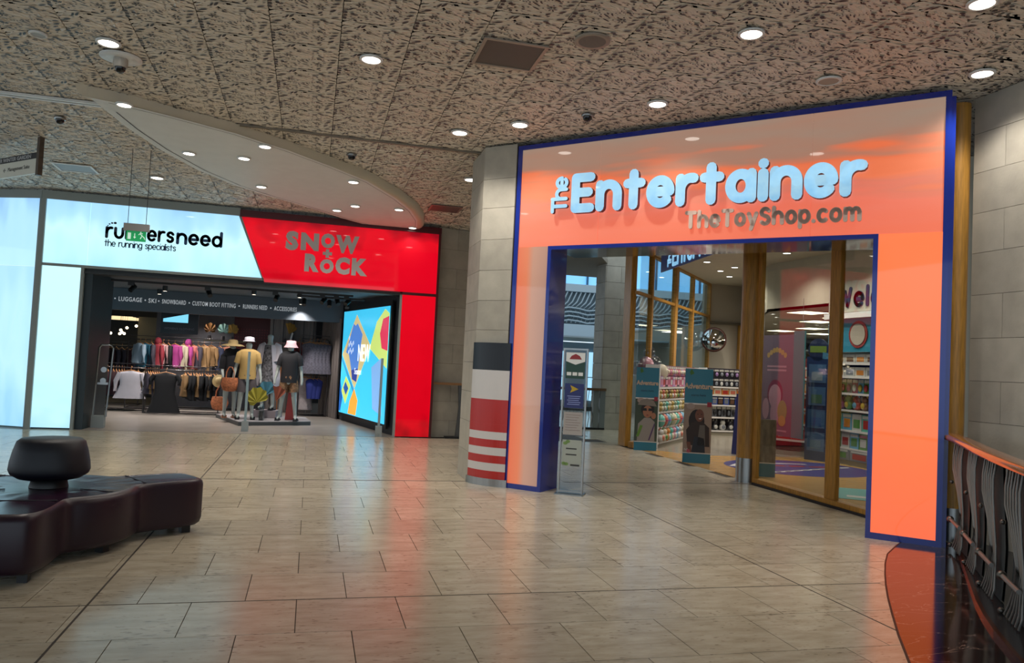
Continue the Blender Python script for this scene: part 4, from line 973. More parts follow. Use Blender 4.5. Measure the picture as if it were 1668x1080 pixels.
def mannequin(x, y, z, label, rz, **kw):
    t = thing('mannequin', label, 'mannequin', (x, y, z), rz); J = pose(**kw); figure(t, J, RAD, skin_m); return t, J
t, J = mannequin(-1.62, 17.35, .09, 'mannequin in a wide straw hat and black wrap top holding a woven orange bag', .25, lean=.0, armL=(-.02, .12), step=.0, H=.92)
tee(t, {k: v for k, v in J.items()}, black_c, .86, .9, 'wrap_top', .85); mb = MB(); mb.rings([ell(0, 0, .98, .15, .12), ell(0, 0, .8, .19, .15, fold=.04), ell(.0, 0, .62, .21, .16, fold=.07)], True); mb.build('skirt', black_c, t); brimhat(t, J, straw, .25); sandal(t, J, mat('tan_leather', '9a6a50', .5))
t, J = mannequin(-1.27, 17.05, .09, 'mannequin in a mustard tee shirt, dark shorts and pale cap', .1, step=.04, H=.97)
tee(t, J, yel, .84); shorts(t, J, greyc); brimhat(t, J, whitec, .14, .09, .0, 'cap'); sandal(t, J, black_c)
t, J = mannequin(-.88, 17.75, .25, 'tall mannequin in an open white wrap over a black and white dress', -.3, step=.02, armR=(.0, .05), H=1.0)
mb = MB(); mb.rings([ell(0, 0, 1.42, .14, .09), ell(0, 0, 1.25, .165, .12), ell(0, 0, 1.05, .145, .11), ell(0, 0, .8, .19, .15, fold=.04), ell(0, 0, .48, .22, .17, fold=.08)], True); mb.build('dress', zebra, t)
mb = MB()
for s_, sg in (('L', -1), ('R', 1)):
    a, b, c = Vector(J['sho'+s_]), Vector(J['elb'+s_]), Vector(J['wri'+s_]); mb.tube([a+Vector((-sg*.06, 0, .03)), a, b, b.lerp(c, .5)], [.06, .08, .11, .12], 12)
    mb.rings([[(sg*(.07+.02*k), -.13, 1.42-.18*k) for k in [j]] + [(sg*(.22+.012*j), -.02, 1.42-.18*j), (sg*(.17+.01*j), .13, 1.42-.18*j), (sg*.02, .14, 1.42-.18*j), (sg*.02, .12, 1.42-.18*j), (sg*(.16+.01*j), .11, 1.42-.18*j), (sg*(.20+.01*j), -.02, 1.42-.18*j)] for j in range(6)], True, smooth=False)
mb.build('open_wrap', whitec, t); sandal(t, J, black_c)
MB().box(-.28, -.22, -.16, .28, .22, -.002).build('plinth', mat('white_plinth', '9a8d90', .5), t)
t, J = mannequin(-.42, 17.0, .09, 'mannequin in a black tee shirt, patterned shorts and pink bucket hat', -.1, step=.07, H=.96, armL=(.08, 0), armR=(.06, 0))
tee(t, J, black_c, .80, .5, 'shirt', 1.05); shorts(t, J, pat, .62); x, y, z = J['skull']
MB().lathe([(.15, z-.05), (.105, z+.02), (.10, z+.09), (.01, z+.10)], (x, y, 0), 22).build('bucket_hat', pinkc, t); sandal(t, J, black_c)
# platform props: bags, paper leaves in a glass vase, fin
wo = mat('woven_orange', 'a8623c', .7, var=.4, vscale=30, bump=.6, bscale=90)
def tote(x, y, z, label, s=1., par=None):
    t = thing('woven_bag', label, 'bag', (x, y, z)); mb = MB()
    mb.rings([ell(0, 0, 0, .08*s, .05*s), ell(0, 0, .03*s, .15*s, .07*s), ell(0, 0, .16*s, .19*s, .09*s), ell(0, 0, .30*s, .16*s, .06*s)], True); mb.build('body', wo, t)
    for d in (-.05, .05): MB().tube([(-.09*s, d*s, .28*s), (-.08*s, d*s, .42*s), (-.03*s, d*s, .53*s), (.03*s, d*s, .53*s), (.08*s, d*s, .42*s), (.09*s, d*s, .28*s)], .010*s, 6).build('handle', wo, t)
tote(-1.60, 17.0, .66, 'woven orange bag hanging from the straw hatted mannequin hand', .95); tote(-1.93, 18.45, .16, 'woven orange bag hanging on the rack behind the straw hatted mannequin', 1.0)
t = thing('paper_leaf_vase', 'tall glass vase with big yellow, blue and red paper palm leaves on the platform', 'vase', (-.93, 16.82, .09))
MB().lathe([(.045, 0), (.06, .01), (.055, .30), (.05, .34)], n=16).build('glass_body', glass('vase_glass', (.75, .8, .8), .02, .15), t); MB().lathe([(.04, .01), (.045, .2)], n=14).build('dark_filling', black, t)
def fan(t, cx, cz, R, a0, a1, m, y=0., n=14, nm='paper_leaf'):
    vs = [(cx, y, cz-R*.5)]; 
    for i in range(n+1):
        a = math.radians(a0+(a1-a0)*i/n); rr = R*(1 if i % 2 else .86); vs.append((cx+rr*math.cos(a), y+(.03 if i % 2 else -.0), cz+rr*math.sin(a)))
    mb = MB().add(vs, [(0, i, i+1) for i in range(1, n+1)]); vs2 = [(v[0], v[1]+.006, v[2]) for v in vs]; mb.add(vs2, [(0, i+1, i) for i in range(1, n+1)]); return mb.build(nm, m, t)
fan(t, -.10, .48, .22, -20, 250, mat('yellow_paper', '8d8420', .7)); fan(t, .07, .63, .20, -10, 190, mat('teal_paper', '2f6476', .7), .05, 8); fan(t, .27, .52, .22, 20, 110, mat('rust_paper', '7a3a24', .7), .02, 5)
t = thing('red_cone_leaf', 'tall narrow red fin standing between the legs of the black tee mannequin', 'decoration', (-.38, 17.2, .09))
MB().add([(-.09, 0, 0), (.09, 0, 0), (.03, 0, .78), (-.03, 0, .78), (-.09, .03, 0), (.09, .03, 0), (.03, .03, .78), (-.03, .03, .78)], [(0, 1, 2, 3), (7, 6, 5, 4), (0, 3, 7, 4), (1, 5, 6, 2), (3, 2, 6, 7), (0, 4, 5, 1)]).build('body', mat('coral_board', 'b23a34', .5), t)
t = thing('orange_board', 'small bright orange board leaning behind the white wrapped mannequin', 'board', (-.68, 18.0, .25)); MB().box(-.07, 0, .5, .07, .03, 1.0).box(-.01, 0, -.1, .01, .02, .5).build('body', mat('bright_orange', 'c8742c', .5), t)

# --- racks and hanging garments
railm = mat('rack_tube', '4b4748', .35, .7); hangw = mat('hanger_wood', 'b07a4c', .5)
def rack(x0, x1, y, zr, label, base=True, depth=.5, z0=0):
    t = thing('clothes_rack', label, 'rack', ((x0+x1)/2, y, z0)); h = (x1-x0)/2
    MB().tube([(-h, 0, 0), (-h, 0, zr-.04), (-h+.04, 0, zr), (h-.04, 0, zr), (h, 0, zr-.04), (h, 0, 0)], .014, 8).build('rail_frame', railm, t)
    if base: MB().tube([(-h, -.0, .015), (-h, depth, .015), (h, depth, .015), (h, 0, .015), (-h, 0, .015)], .013, 6).build('base_frame', railm, t)
    MB().tube([(-h, 0, zr+.09), (h, 0, zr+.09)], .009, 6).build('top_bar', railm, t)
    return t
rack(-3.62, -2.02, 19.05, 1.0, 'near tubular rack holding the long black dress'); rack(-4.75, -3.70, 19.65, 1.0, 'tubular rack holding the white tunic, by the left jamb')
rack(-4.3, -1.7, 20.45, 1.68, 'tall rear rack of bright jackets', True, .5); rack(-.26, .42, 19.45, 1.88, 'tall rack with the grey patterned robes by the plank wall', True, .4)
def garment(kind, w, L, m, slv=.0, flare=1.1, hood=False, face=0.):
    """returns list of (part, MB, mat); hangs from z=0, faces -y"""
    P = []; b = MB(); d = .055 if kind != 'thick' else .09
    hem = w*flare
    b.rings([ell(0, 0, -.07, .045, d*.6, 16), ell(0, 0, -.10, w*.42, d*.7, 16), ell(0, 0, -.14, w*.5, d, 16), ell(0, 0, -.30, w*.43, d*1.1, 16), ell(0, 0, -L*.55, w*.42, d*1.1, 16, .04, 6), ell(0, 0, -L*.8, (w*.42+hem*.5)/2, d*1.3, 16, .07, 7), ell(0, 0, -L, hem*.5, d*1.5, 16, .10, 7)], True)
    P.append(('cloth', b, m))
    if slv:
        for s_ in (-1, 1):
            q = MB().tube([(s_*w*.44, 0, -.12), (s_*(w*.5+.04), -.01, -.12-slv*.45), (s_*(w*.5+.035), -.02, -.12-slv)], [.055, .052, .042], 10); P.append(('sleeve', q, m))
    if hood: P.append(('hood', MB().blob((0, .02, -.02), .10, .08, .11, 12, 8), m))
    h = MB().tube([(0, 0, .03), (.02, 0, .045), (.03, 0, .025), (.0, 0, -.0), (0, 0, -.05)], .005, 5).tube([(-w*.42, 0, -.10), (0, 0, -.045), (w*.42, 0, -.10)], .012, 6)
    P.append(('hanger', h, hangw)); return P
GM = {}
def hang(kind, spec, x, y, z, rz, label, group, name='hanging_garment', cat='clothes'):
    key = (kind,) + spec
    t = thing(name, label, cat, (x, y, z), rz, group)
    if key not in GM: GM[key] = [(n_, b.mesh(n_, m), ) for n_, b, m in garment(kind, *spec)]
    for n_, me in GM[key]: inst(me, n_, t)
    return t
def cm(name, c, **k): return mat(name, c, .8, **k)
cols = {'teal': '1f5a70', 'pale_blue': '93a8b8', 'crimson': '8c2a36', 'blush': 'b48a8a', 'magenta': '9a3478', 'ivory': 'b0a48c', 'coral': 'b0605c', 'tan': '8a6a44', 'navy_wool': '20263f', 'salmon': 'b87860', 'black_wool': '0a0a0f', 'maroon': '3c1c24', 'dusk': '3a3440'}
CM = {k: cm(k+'_cloth', v, var=.08) for k, v in cols.items()}
U_ = [('pale_blue', -4.05, 0), ('teal', -3.93, 0), ('dusk', -3.78, 0), ('crimson', -3.66, 1), ('blush', -3.52, 0), ('black_wool', -3.40, 0), ('magenta', -3.26, 0), ('ivory', -3.06, 0), ('magenta', -2.96, 1), ('coral', -2.86, 0), ('dusk', -2.72, 0), ('tan', -2.58, 0), ('tan', -2.42, 0), ('navy_wool', -2.22, 0), ('salmon', -2.02, 0), ('ivory', -1.92, 0)]
for i, (c, x, hd) in enumerate(U_):
    hang('thick', (.46, .56+.03*(i*7 % 4), CM[c], .42+.05*(i*5 % 4), .92+.05*(i % 4), bool(hd)), x, 20.45-.03*(i % 3), 1.66, -.95+.22*math.sin(i*2.3), '%s%s jacket on the tall rear rack, %s from its left end' % ('hooded ' if hd else '', c.replace('_', ' '), ['first', 'second', 'third', 'fourth', 'fifth', 'sixth', 'seventh', 'eighth', 'ninth', 'tenth', 'eleventh', 'twelfth', 'thirteenth', 'fourteenth', 'fifteenth', 'sixteenth'][i]), 'jackets on the tall rear rack', 'hanging_jacket', 'jacket')
hang('t', (.52, .95, CM['black_wool'], .22, 1.35), -3.14, 18.78, 1.0, 0, 'long black pleated dress facing out on the near rack', None, 'hanging_dress', 'dress')
wt = hang('t', (.52, .70, whitec, .42, 1.35), -3.98, 19.34, 1.0, 0, 'white long sleeved tunic facing out by the left jamb', None, 'hanging_tunic', 'tunic')
for i in range(12): hang('t', (.42, .58+.03*(i*5 % 4), CM['black_wool' if i % 4 else 'tan'], .3, 1.05), -2.78+i*.062, 19.06, .99, -1.25+.15*math.sin(i*1.9), '%s garment in the tight row on the near rack' % ('dark' if i % 4 else 'tan'), 'garments on the near rack')
for i in range(6): hang('t', (.42, .55, CM['tan'] if i % 2 else CM['dusk'], .3, 1.05), -3.56+i*.045, 19.06, .99, -1.25, 'brown or grey garment left of the long black dress', 'brown and grey garments left of the black dress')
for i in range(9): hang('t', (.42, .62, CM['maroon'], .3, 1.1), -4.72+i*.06, 19.66, .99, -1.25, 'dark maroon garment on the rack by the left jamb', 'maroon garments by the left jamb')
for i in range(4): hang('t', (.42, .58, cm('check_cloth', '5a6a86', var=.5, vscale=18) if i < 2 else CM['ivory'], .3, 1.05), -4.2+i*.15, 19.7, .99, -1.25, 'pale or checked shirt beside the white tunic', 'shirts beside the white tunic', 'hanging_shirt', 'shirt')
robe = cm('grey_robe', '5c5a66', var=.35, vscale=26)
for i in range(5): hang('t', (.44, .82, robe, .0, 1.1), -.05+i*.085, 19.45, 1.86, -.5, 'long grey patterned robe by the plank wall', 'grey robes by the plank wall', 'hanging_robe', 'robe')
for i in range(3): hang('t', (.24, .55, cm('royal_cloth', '23307c'), .0, .6), .02+i*.09, 19.5, .98, -.3, 'short royal blue swimsuit under the grey robes', 'blue swimsuits under the grey robes', 'hanging_swimsuit', 'swimwear')
rack(-.25, .42, 19.5, 1.0, 'low rack holding the blue swimsuits', False)
hang('t', (.4, .5, cm('red_print', '7c2c30', var=.4, vscale=20), .0, 1.0), -.30, 19.9, 1.86, -.4, 'red patterned top beside the grey robes', None, 'hanging_blouse', 'top')
hang('t', (.4, .85, cm('white_print', 'a39a9c', var=.15, vscale=20), .0, 1.2), -.12, 19.8, .99, -.2, 'long white patterned skirt below the grey robes', None, 'hanging_skirt', 'skirt')
# wire mannequin bust on the black dress, hats, upper shelf with paper leaves
t = thing('straw_hat', 'straw hat hung on the near rack above the woven bag', 'hat', (-2.0, 18.75, .80)); MB().lathe([(.15, 0), (.10, .02), (.075, .03), (.07, .09), (.01, .10)], n=22).xform(Matrix.Rotation(1.4, 4, 'X')).build('body', straw, t)
t = thing('display_shelf', 'narrow shelf with paper palm leaves above the jackets', 'shelf', (-2.1, 20.9, 1.75)); MB().box(-.55, -.12, -.02, .45, .12, .0).build('board', mat('pale_board', '8f865c', .5), t)
for x, c, l in ((-.1, '8fb8ae', 'pale green'), (.12, 'a8803a', 'ochre'), (-.42, '7a5020', 'brown')):
    v = thing('paper_leaf_pot', l+' paper palm leaf in a small pot above the jackets', 'decoration', (-2.1+x, 20.85, 1.75)); MB().lathe([(.05, 0), (.04, .12)], n=12).build('pot', greyc, v); fan(v, 0, .30, .15, -60, 240, mat(l+'_paper', c, .7))
t = thing('wall_shelf', 'shelf with a book, a leaf and folded items behind the pink bucket hat', 'shelf', (-.62, 20.4, 1.78)); MB().box(-.35, -.15, -.03, .35, .12, 0).build('board', mat('pink_board', '8d6a6a', .5), t)
v = thing('white_book', 'white leaning book on the shelf behind the pink bucket hat', 'book', (-.55, 20.35, 1.78)); MB().box(-.02, -.08, 0, .02, .08, .26).xform(Matrix.Rotation(.25, 4, 'Y')).build('cover', white_g, v)
v = thing('paper_leaf_pot', 'golden paper leaf rising from the shelf behind the pink bucket hat', 'decoration', (-.66, 20.4, 1.78)); MB().lathe([(.04, 0), (.03, .10)], n=10).build('pot', greyc, v); fan(v, .08, .32, .2, 0, 120, mat('gold_paper', '96722c', .7), 0, 7)
# hanging screen with its black surround, left back area with lamps
t = thing('overhead_screen', 'black overhead board with a small blue lit screen and faint lettering', 'screen', M=frame((-3.62, 20.5), (1, 0)))
MB().box(0, 1.86, -.1, .86, 2.5, 0).build('black_board', mat('black_board', '0a0b16', .4), t)
MB().prism([(.05, 2.14), (.62, 2.14), (.62, 2.36), (.05, 2.22)], 0, .01).build('display', em('scr_cyan2', '7fd4ee', 1.), t)
text("WOMEN'S CLOTHING", .07, (.08, 1.96, .004), t, mat('faint_letter', '6c6c7c', .5), .002)
t = thing('lit_ceiling_raft', 'bright slatted ceiling raft at the back left of the shop', 'light', (-5.0, 23.0, 0))
for i in range(6): MB().box(-.95+.05*i, -1.2+.35*i, 2.22, .45, -1.05+.35*i, 2.26).build('slat', mat('lit_slat', 'd8c8a0', .5, emit='ffe6b0', es=1.1), t)
t = thing('pale_wall_panel', 'pale lit wall strip at the back left beside the dark doorway', 'panel', (-4.1, 22.6, 0)); MB().box(-.45, 0, 1.3, .25, .05, 2.3).build('board', mat('pale_strip', '7d7460', .6), t)
for i in range(9):
    a = i/8; v = thing('globe_bulb', 'small glowing globe bulb hanging at the back left', 'light', (-5.15+.75*a+.12*math.sin(i*5), 22.0-.1*i, 1.75+.22*a+.05*math.cos(i*7)), group='globe bulbs at the back left')
    MB().blob((0, 0, 0), .035, .035, .035, 10, 8).build('bulb', mat('bulb_glow', 'ffffff', .3, emit='ffe9c0', es=5.), v); MB().tube([(0, 0, .03), (0, 0, .9)], .003, 4).build('cord', black, v)
for i in range(8): hang('t', (.42, .6, CM['maroon' if i % 3 == 0 else 'dusk'], .4, 1.0), -5.3+i*.13, 21.4, 1.5, -1.0, 'dim dark garment on the rear left rack', 'dark garments at the back left')
rack(-5.5, -4.2, 21.4, 1.5, 'rear left rack of dim dark garments')
# ------------------------------------------------------------------ TOY SHOP AND ATRIUM
woodf = mat('warm_vinyl_floor', 'b0894e', .22, var=.12, vscale=3, stretch=(.4, 5, 1))
palef = mat('pale_vinyl_floor', '8d8577', .22, var=.06)
struct('floor_toys', MB().prism([(6.14, 6.4), (11.2, 6.4), (11.2, 12.9), (6.9, 12.9), (6.14, 14.2)], -.007, .002), woodf)
struct('floor_toys_rear', MB().prism([(6.9, 12.9), (11.2, 12.9), (11.2, 6.4), (20, 6.4), (20, 26), (11.2, 26), (11.2, 19.5), (6.14, 14.2)], -.007, .001), palef)
struct('ceiling_toys', MB().prism([(6.1, 6.7), (9.4, 6.7), (9.4, 14.6), (11.3, 18.5), (10.1, 18.5), (6.1, 14.05)], 3.9, 3.96), cream)
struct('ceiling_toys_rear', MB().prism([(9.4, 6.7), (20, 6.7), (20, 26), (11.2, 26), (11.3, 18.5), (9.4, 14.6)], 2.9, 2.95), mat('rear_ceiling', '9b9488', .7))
struct('bulkhead', MB().obox((9.4, 14.6), (9.4, 6.7), .06, 2.9, 3.9).obox((11.3, 18.5), (9.4, 14.6), .06, 2.9, 3.9), cream)
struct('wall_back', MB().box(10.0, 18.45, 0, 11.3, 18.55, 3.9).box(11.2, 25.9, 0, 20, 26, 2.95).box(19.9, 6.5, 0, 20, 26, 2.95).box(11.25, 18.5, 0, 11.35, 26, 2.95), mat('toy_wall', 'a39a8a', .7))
struct('wall_toys_side', MB().box(6.35, 6.5, 0, 20, 6.62, 3.9), cream)
struct('lintel_toys', MB().box(6.05, 6.5, 3.37, 6.15, 9.62, 3.89), mat('lintel_grey', '6d675e', .6))
struct('trim_10', MB().box(10.15, 18.40, 2.84, 11.2, 18.45, 2.90), mat('taupe_trim', '6a6254', .6))  # brown-grey strip, darker than the wall
post_box('oak_wall_post', 'oak post on the cream back wall of the toy shop', 11.0, 18.30, 11.14, 18.42, 2.84)
for i, (x, y) in enumerate([(9.0, 15.9), (8.95, 15.2), (9.7, 16.7), (8.05, 14.8), (8.4, 11.8), (8.7, 12.9), (8.9, 10.8), (7.4, 9.2), (7.3, 13.0), (7.2, 10.9)]):
    downlight(x, y, 3.895, .07, 'round downlight in the cream toy shop ceiling', 'downlights in the toy shop ceiling', watts=SHOP_W, tilt=False)
sq = mat('square_lamp', 'ffffff', .4, emit='fff4cf', es=3.2)
for x, y in ((9.98, 13.98), (11.7, 16.0), (13.2, 18.3), (13.4, 20.0), (14.9, 20.2), (11.3, 14.6), (10.6, 12.6), (12.6, 16.0), (15.1, 22)):
    t = thing('square_ceiling_light', 'glowing square light panel in the low rear ceiling', 'light', (x, y, 2.89), group='square lights in the rear toy shop ceiling')
    MB().box(-.33, -.33, -.012, .33, .33, 0).build('frame', white_pl, t); MB().box(-.30, -.30, -.016, .30, .30, -.0125).build('diffuser', sq, t)
for x, y in ((9.75, 14.9), (10.3, 15.6), (10.9, 14.3), (11.6, 17.6), (12.4, 17.0), (12.0, 19.2), (13.9, 17.6), (14.2, 21.5)):
    downlight(x, y, 2.895, .05, 'tiny round downlight in the low rear toy shop ceiling', 'tiny downlights in the rear toy shop ceiling', watts=14, tilt=False)
for x, y, w in ((13, 17, 90), (11, 13.5, 60), (15, 21, 60)):
    l = bpy.data.lights.new('rear_light', 'AREA'); l.energy = w; l.size = 1.2; l.color = (1, .95, .84); o = bpy.data.objects.new('rear_light', l); COL.objects.link(o); o.location = (x, y, 2.86)
# banner, convex mirror, balloons
t = thing('hanging_banner', 'navy hanging banner with pale lettering partly hidden behind the doorway head', 'banner', M=frame((5.52, 11.67), (-.36, -2.86)))
MB().box(0, 3.14, -.01, 2.8, 3.62, .01).build('cloth', navy, t); stroke_word('Entertainer', .20, .030, .60, 3.20, .012, .018, [let_m, let_m], t, fit=2.18, join=True)
stroke_word('The', .10, .016, .50, 3.20, .012, .018, [let_m, let_m], t, fit=.26, join=True, rot=True)
for x in (.1, 2.7): MB().tube([(x, 3.62, 0), (x, 3.9, 0)], .004, 5).build('cord', steel, t)
t = thing('convex_mirror', 'round convex safety mirror with dark rim before the cream back wall', 'mirror', (10.07, 18.0, 2.40))
MM = Matrix.Rotation(-.5, 4, 'Z') @ Matrix.Rotation(PI/2 - .15, 4, 'X')
MB().lathe([(.01, .12), (.10, .112), (.18, .09), (.25, .05), (.29, .0)], n=28, cap=False).xform(MM).build('mirror_dome', mat('convex_chrome', 'cfcfcf', .03, 1.), t)
MB().lathe([(.29, -.02), (.32, -.02), (.325, .01), (.29, .015)], n=28).xform(MM).build('rim', mat('red_brown_rim', '4a2418', .4), t); MB().tube([(0, .02, 0), (0, .42, .05)], .02, 8).build('bracket', steel, t)
t = thing('clear_balloons', 'bunch of clear and pale pink foil balloons above the left standee', 'balloon', (6.75, 14.6, 0))
pf = mat('pink_foil', 'b0808c', .2, coat=.5); cf = glass('clear_foil', (.85, .85, .9), .05, .25)
for x, y, z, r, m in ((-.1, 0, 1.62, .17, pf), (.12, .1, 1.66, .16, cf), (-.02, .05, 1.88, .13, cf), (.25, .0, 1.5, .15, mat('cream_foil', 'b8b09c', .2, coat=.5)), (-.28, .1, 1.55, .14, cf)): MB().blob((x, y, z), r, r*.7, r*1.08, 16, 10).build('balloon', m, t)
MB().tube([(0, 0, .02), (0, 0, 1.5)], .006, 5).build('stem', white_pl, t); MB().lathe([(.1, 0), (.1, .03)], n=14).build('weight', greyc, t)

# --- toys on shelves
TC = {'pink': 'b8788c', 'rose': '9a4460', 'lilac': '8a6a9c', 'cream': 'b8ae94', 'gold': '9a8440', 'sage': '7c9078', 'sky': '5f94b0', 'aqua': '54a092', 'coral': 'b0604c', 'orange': 'b87430', 'red': '9a2a26', 'black': '17151c', 'steel': '6c7078', 'white': 'b4b2ac', 'blue': '26408c', 'green': '4c7c3c', 'yellow': 'b09a34', 'brown': '5c4030'}
TM = {k: mat('toy_'+k, v, .4, coat=.2) for k, v in TC.items()}
TMESH = {}
def toy(kind, c1, c2, w, h, d):
    key = (kind, c1, c2, round(w, 2), round(h, 2), round(d, 2))
    if key in TMESH: return TMESH[key]
    L_ = []
    if kind == 'box':
        L_.append(('carton', MB().box(-w/2, -d, 0, w/2, 0, h).mesh('carton', TM[c1])))
        L_.append(('window', MB().box(-w*.34, -d-.004, h*.18, w*.34, -d+.001, h*.68).mesh('window', TM[c2])))
        L_.append(('label', MB().box(-w*.42, -d-.005, h*.76, w*.42, -d+.001, h*.93).mesh('label', TM['white' if c2 != 'white' else 'rose'])))
    elif kind == 'egg':
        L_.append(('body', MB().blob((0, -d*.5, h*.5), w*.5, d*.5, h*.5, 12, 8).mesh('body', TM[c1])))
        L_.append(('band', MB().lathe([(w*.505, h*.46), (w*.505, h*.56)], (0, -d*.5, 0), 12).mesh('band', TM[c2])))
    elif kind == 'plush':
        b = MB().blob((0, -d*.5, h*.32), w*.46, d*.45, h*.32, 12, 7); L_.append(('body', b.mesh('body', TM[c1])))
        L_.append(('head', MB().blob((0, -d*.55, h*.72), w*.34, d*.36, h*.24, 12, 7).mesh('head', TM[c1])))
        for s_ in (-1, 1): L_.append(('ear', MB().blob((s_*w*.22, -d*.5, h*.94), w*.10, d*.08, h*.12, 8, 5).mesh('ear', TM[c2])))
        L_.append(('tummy', MB().blob((0, -d*.86, h*.34), w*.26, d*.14, h*.2, 10, 6).mesh('tummy', TM[c2])))
    elif kind == 'blister':
        L_.append(('card', MB().box(-w/2, -.012, 0, w/2, 0, h).mesh('card', TM[c1]))); L_.append(('blister', MB().blob((0, -.03, h*.38), w*.32, .03, h*.26, 8, 6).mesh('blister', TM[c2])))
        L_.append(('header', MB().box(-w*.46, -.014, h*.74, w*.46, -.002, h*.96).mesh('header', TM['white']))); L_.append(('peg', MB().tube([(0, .0, h*.97), (0, -.06, h*.97)], .003, 4).mesh('peg', steel)))
    TMESH[key] = L_; return L_
NICE = {'box': 'boxed toy', 'egg': 'round toy egg', 'plush': 'soft toy', 'blister': 'carded toy'}
def place_toys(M, s0, s1, z, kind, w, h, d, pairs, where, group, gap=.012, dy=-.04):
    s = s0 + w/2; k = 0
    while s + w/2 <= s1:
        c1, c2 = pairs[k % len(pairs)]
        o = thing({'box': 'toy_box', 'egg': 'toy_egg', 'plush': 'soft_toy', 'blister': 'carded_toy'}[kind], '%s and %s %s %s' % (c1, c2, NICE[kind], where), 'toy', group=group)
        o.matrix_world = M @ Matrix.Translation((s, z, dy)) @ Matrix.Rotation(-PI/2, 4, 'X')
        for nm, me in toy(kind, c1, c2, w, h, d): inst(me, nm, o)
        s += w + gap; k += 1
def shelf_unit(name, label, M, W_, zs, H, D, back, front=None):
    """front of the shelves on local z = 0, running back to -D"""
    t = thing(name, label, 'shelving', M=M)
    MB().box(0, 0, -D, W_, H, -D+.02).build('back_panel', back, t)
    for s in (0, W_-.03): MB().box(s, 0, -D+.02, s+.03, H, -.0).build('upright', white_pl, t)
    for z in zs: 
        MB().box(.03, z-.025, -D+.02, W_-.03, z, -.01).build('shelf', white_pl, t); MB().box(.03, z-.03, -.01, W_-.03, z+.008, 0).build('price_strip', white_g, t)
    MB().box(.03, 0, -D+.02, W_-.03, .08, -.03).build('kickboard', mat('kick_cream', '8d8776', .5), t)
    return t
# unit against the angled glazing
n_ = Vector((LU.y, -LU.x)); Q0 = L0 + LU*.35 + n_*.40
TMx = frame(Q0, LU); WU = 4.0; DU = .32
shelf_unit('toy_shelving', 'long toy shelving against the angled glazing', TMx, WU, [.10, .40, .70, .95, 1.19], 1.64, DU, mat('pink_back', '8a5a66', .6))
def T_(k): return TMx @ Matrix.Translation((0, 0, -.02-k))
def PT(z, kind, w, h, d, pairs, where, group, s0=.04, s1=WU-.04):
    place_toys(TMx @ Matrix.Translation((0, 0, -.30+d)), s0, s1, z, kind, w, h, d, pairs, where, group, dy=0)
PT(.10, 'plush', .22, .28, .2, [('white', 'coral'), ('cream', 'green'), ('orange', 'white'), ('aqua', 'cream'), ('pink', 'white'), ('sky', 'white')], 'on the lowest shelf by the angled glazing', 'soft toys on the lowest shelf by the glazing')
PT(.40, 'egg', .21, .26, .2, [('aqua', 'white'), ('coral', 'rose'), ('sky', 'lilac'), ('sage', 'gold'), ('cream', 'coral')], 'on the second shelf by the angled glazing', 'toy eggs on the second shelf by the glazing')
PT(.70, 'plush', .20, .22, .18, [('gold', 'cream'), ('sage', 'white'), ('aqua', 'gold'), ('cream', 'gold')], 'on the third shelf by the angled glazing', 'soft toys on the third shelf by the glazing')
PT(.95, 'plush', .19, .21, .17, [('gold', 'white'), ('coral', 'cream'), ('gold', 'green'), ('brown', 'gold')], 'on the fourth shelf by the angled glazing', 'soft toys on the fourth shelf by the glazing')
PT(1.20, 'box', .17, .21, .10, [('pink', 'rose'), ('rose', 'white'), ('lilac', 'pink'), ('pink', 'red'), ('black', 'pink')], 'on the top shelf by the angled glazing', 'boxed toys on the top shelf by the glazing')
PT(1.43, 'blister', .15, .20, .05, [('pink', 'cream'), ('rose', 'pink'), ('coral', 'cream'), ('lilac', 'white')], 'pegged above the top shelf by the angled glazing', 'carded toys pegged by the glazing')
# end unit, dark goods
EM = frame((9.42, 17.15), (1.25, .02))
shelf_unit('toy_shelving', 'toy shelving with dark goods before the cream back wall', EM, 1.35, [.12, .45, .75, 1.0, 1.2], 1.66, .4, mat('dark_back', '2a2430', .6))
for z, k, w, h, pr, nm in ((.12, 'plush', .2, .26, [('white', 'steel'), ('black', 'white')], 'lowest'), (.45, 'blister', .12, .26, [('steel', 'black'), ('black', 'steel')], 'second'), (.75, 'box', .15, .2, [('black', 'brown'), ('blue', 'steel')], 'third'), (1.0, 'box', .2, .16, [('orange', 'red'), ('cream', 'coral')], 'fourth'), (1.2, 'blister', .13, .2, [('black', 'steel'), ('black', 'white')], 'fifth'), (1.43, 'blister', .13, .2, [('black', 'lilac'), ('black', 'steel')], 'sixth')):
    place_toys(EM @ Matrix.Translation((0, 0, -.2)), .05, 1.3, z, k, w, h, .16, pr, 'on the %s row of the dark shelving' % nm, 'toys on the %s row of the dark shelving' % nm, dy=0)
# shelving behind the first glass pane (running across the shop)
BM = frame((8.55, 13.9), (1.0, -1.25))
shelf_unit('toy_shelving', 'toy shelving with red boxes behind the large glass pane', BM, 1.75, [.30, .62, .92, 1.22, 1.5], 1.9, .35, mat('red_back', '5a1c1c', .6))
for z, k, w, h, pr, nm in ((.30, 'box', .27, .28, [('red', 'orange'), ('orange', 'red'), ('red', 'cream')], 'lowest'), (.62, 'box', .2, .26, [('red', 'brown'), ('orange', 'red')], 'second'), (.92, 'box', .2, .26, [('cream', 'red'), ('red', 'black')], 'third'), (1.22, 'box', .2, .24, [('red', 'cream'), ('orange', 'cream')], 'fourth'), (1.5, 'box', .2, .24, [('rose', 'cream'), ('red', 'cream')], 'fifth')):
    place_toys(BM @ Matrix.Translation((0, 0, -.18)), .05, 1.7, z, k, w, h, .14, pr, 'on the %s shelf of the red shelving' % nm, 'boxed toys on the %s shelf of the red shelving' % nm, dy=0)
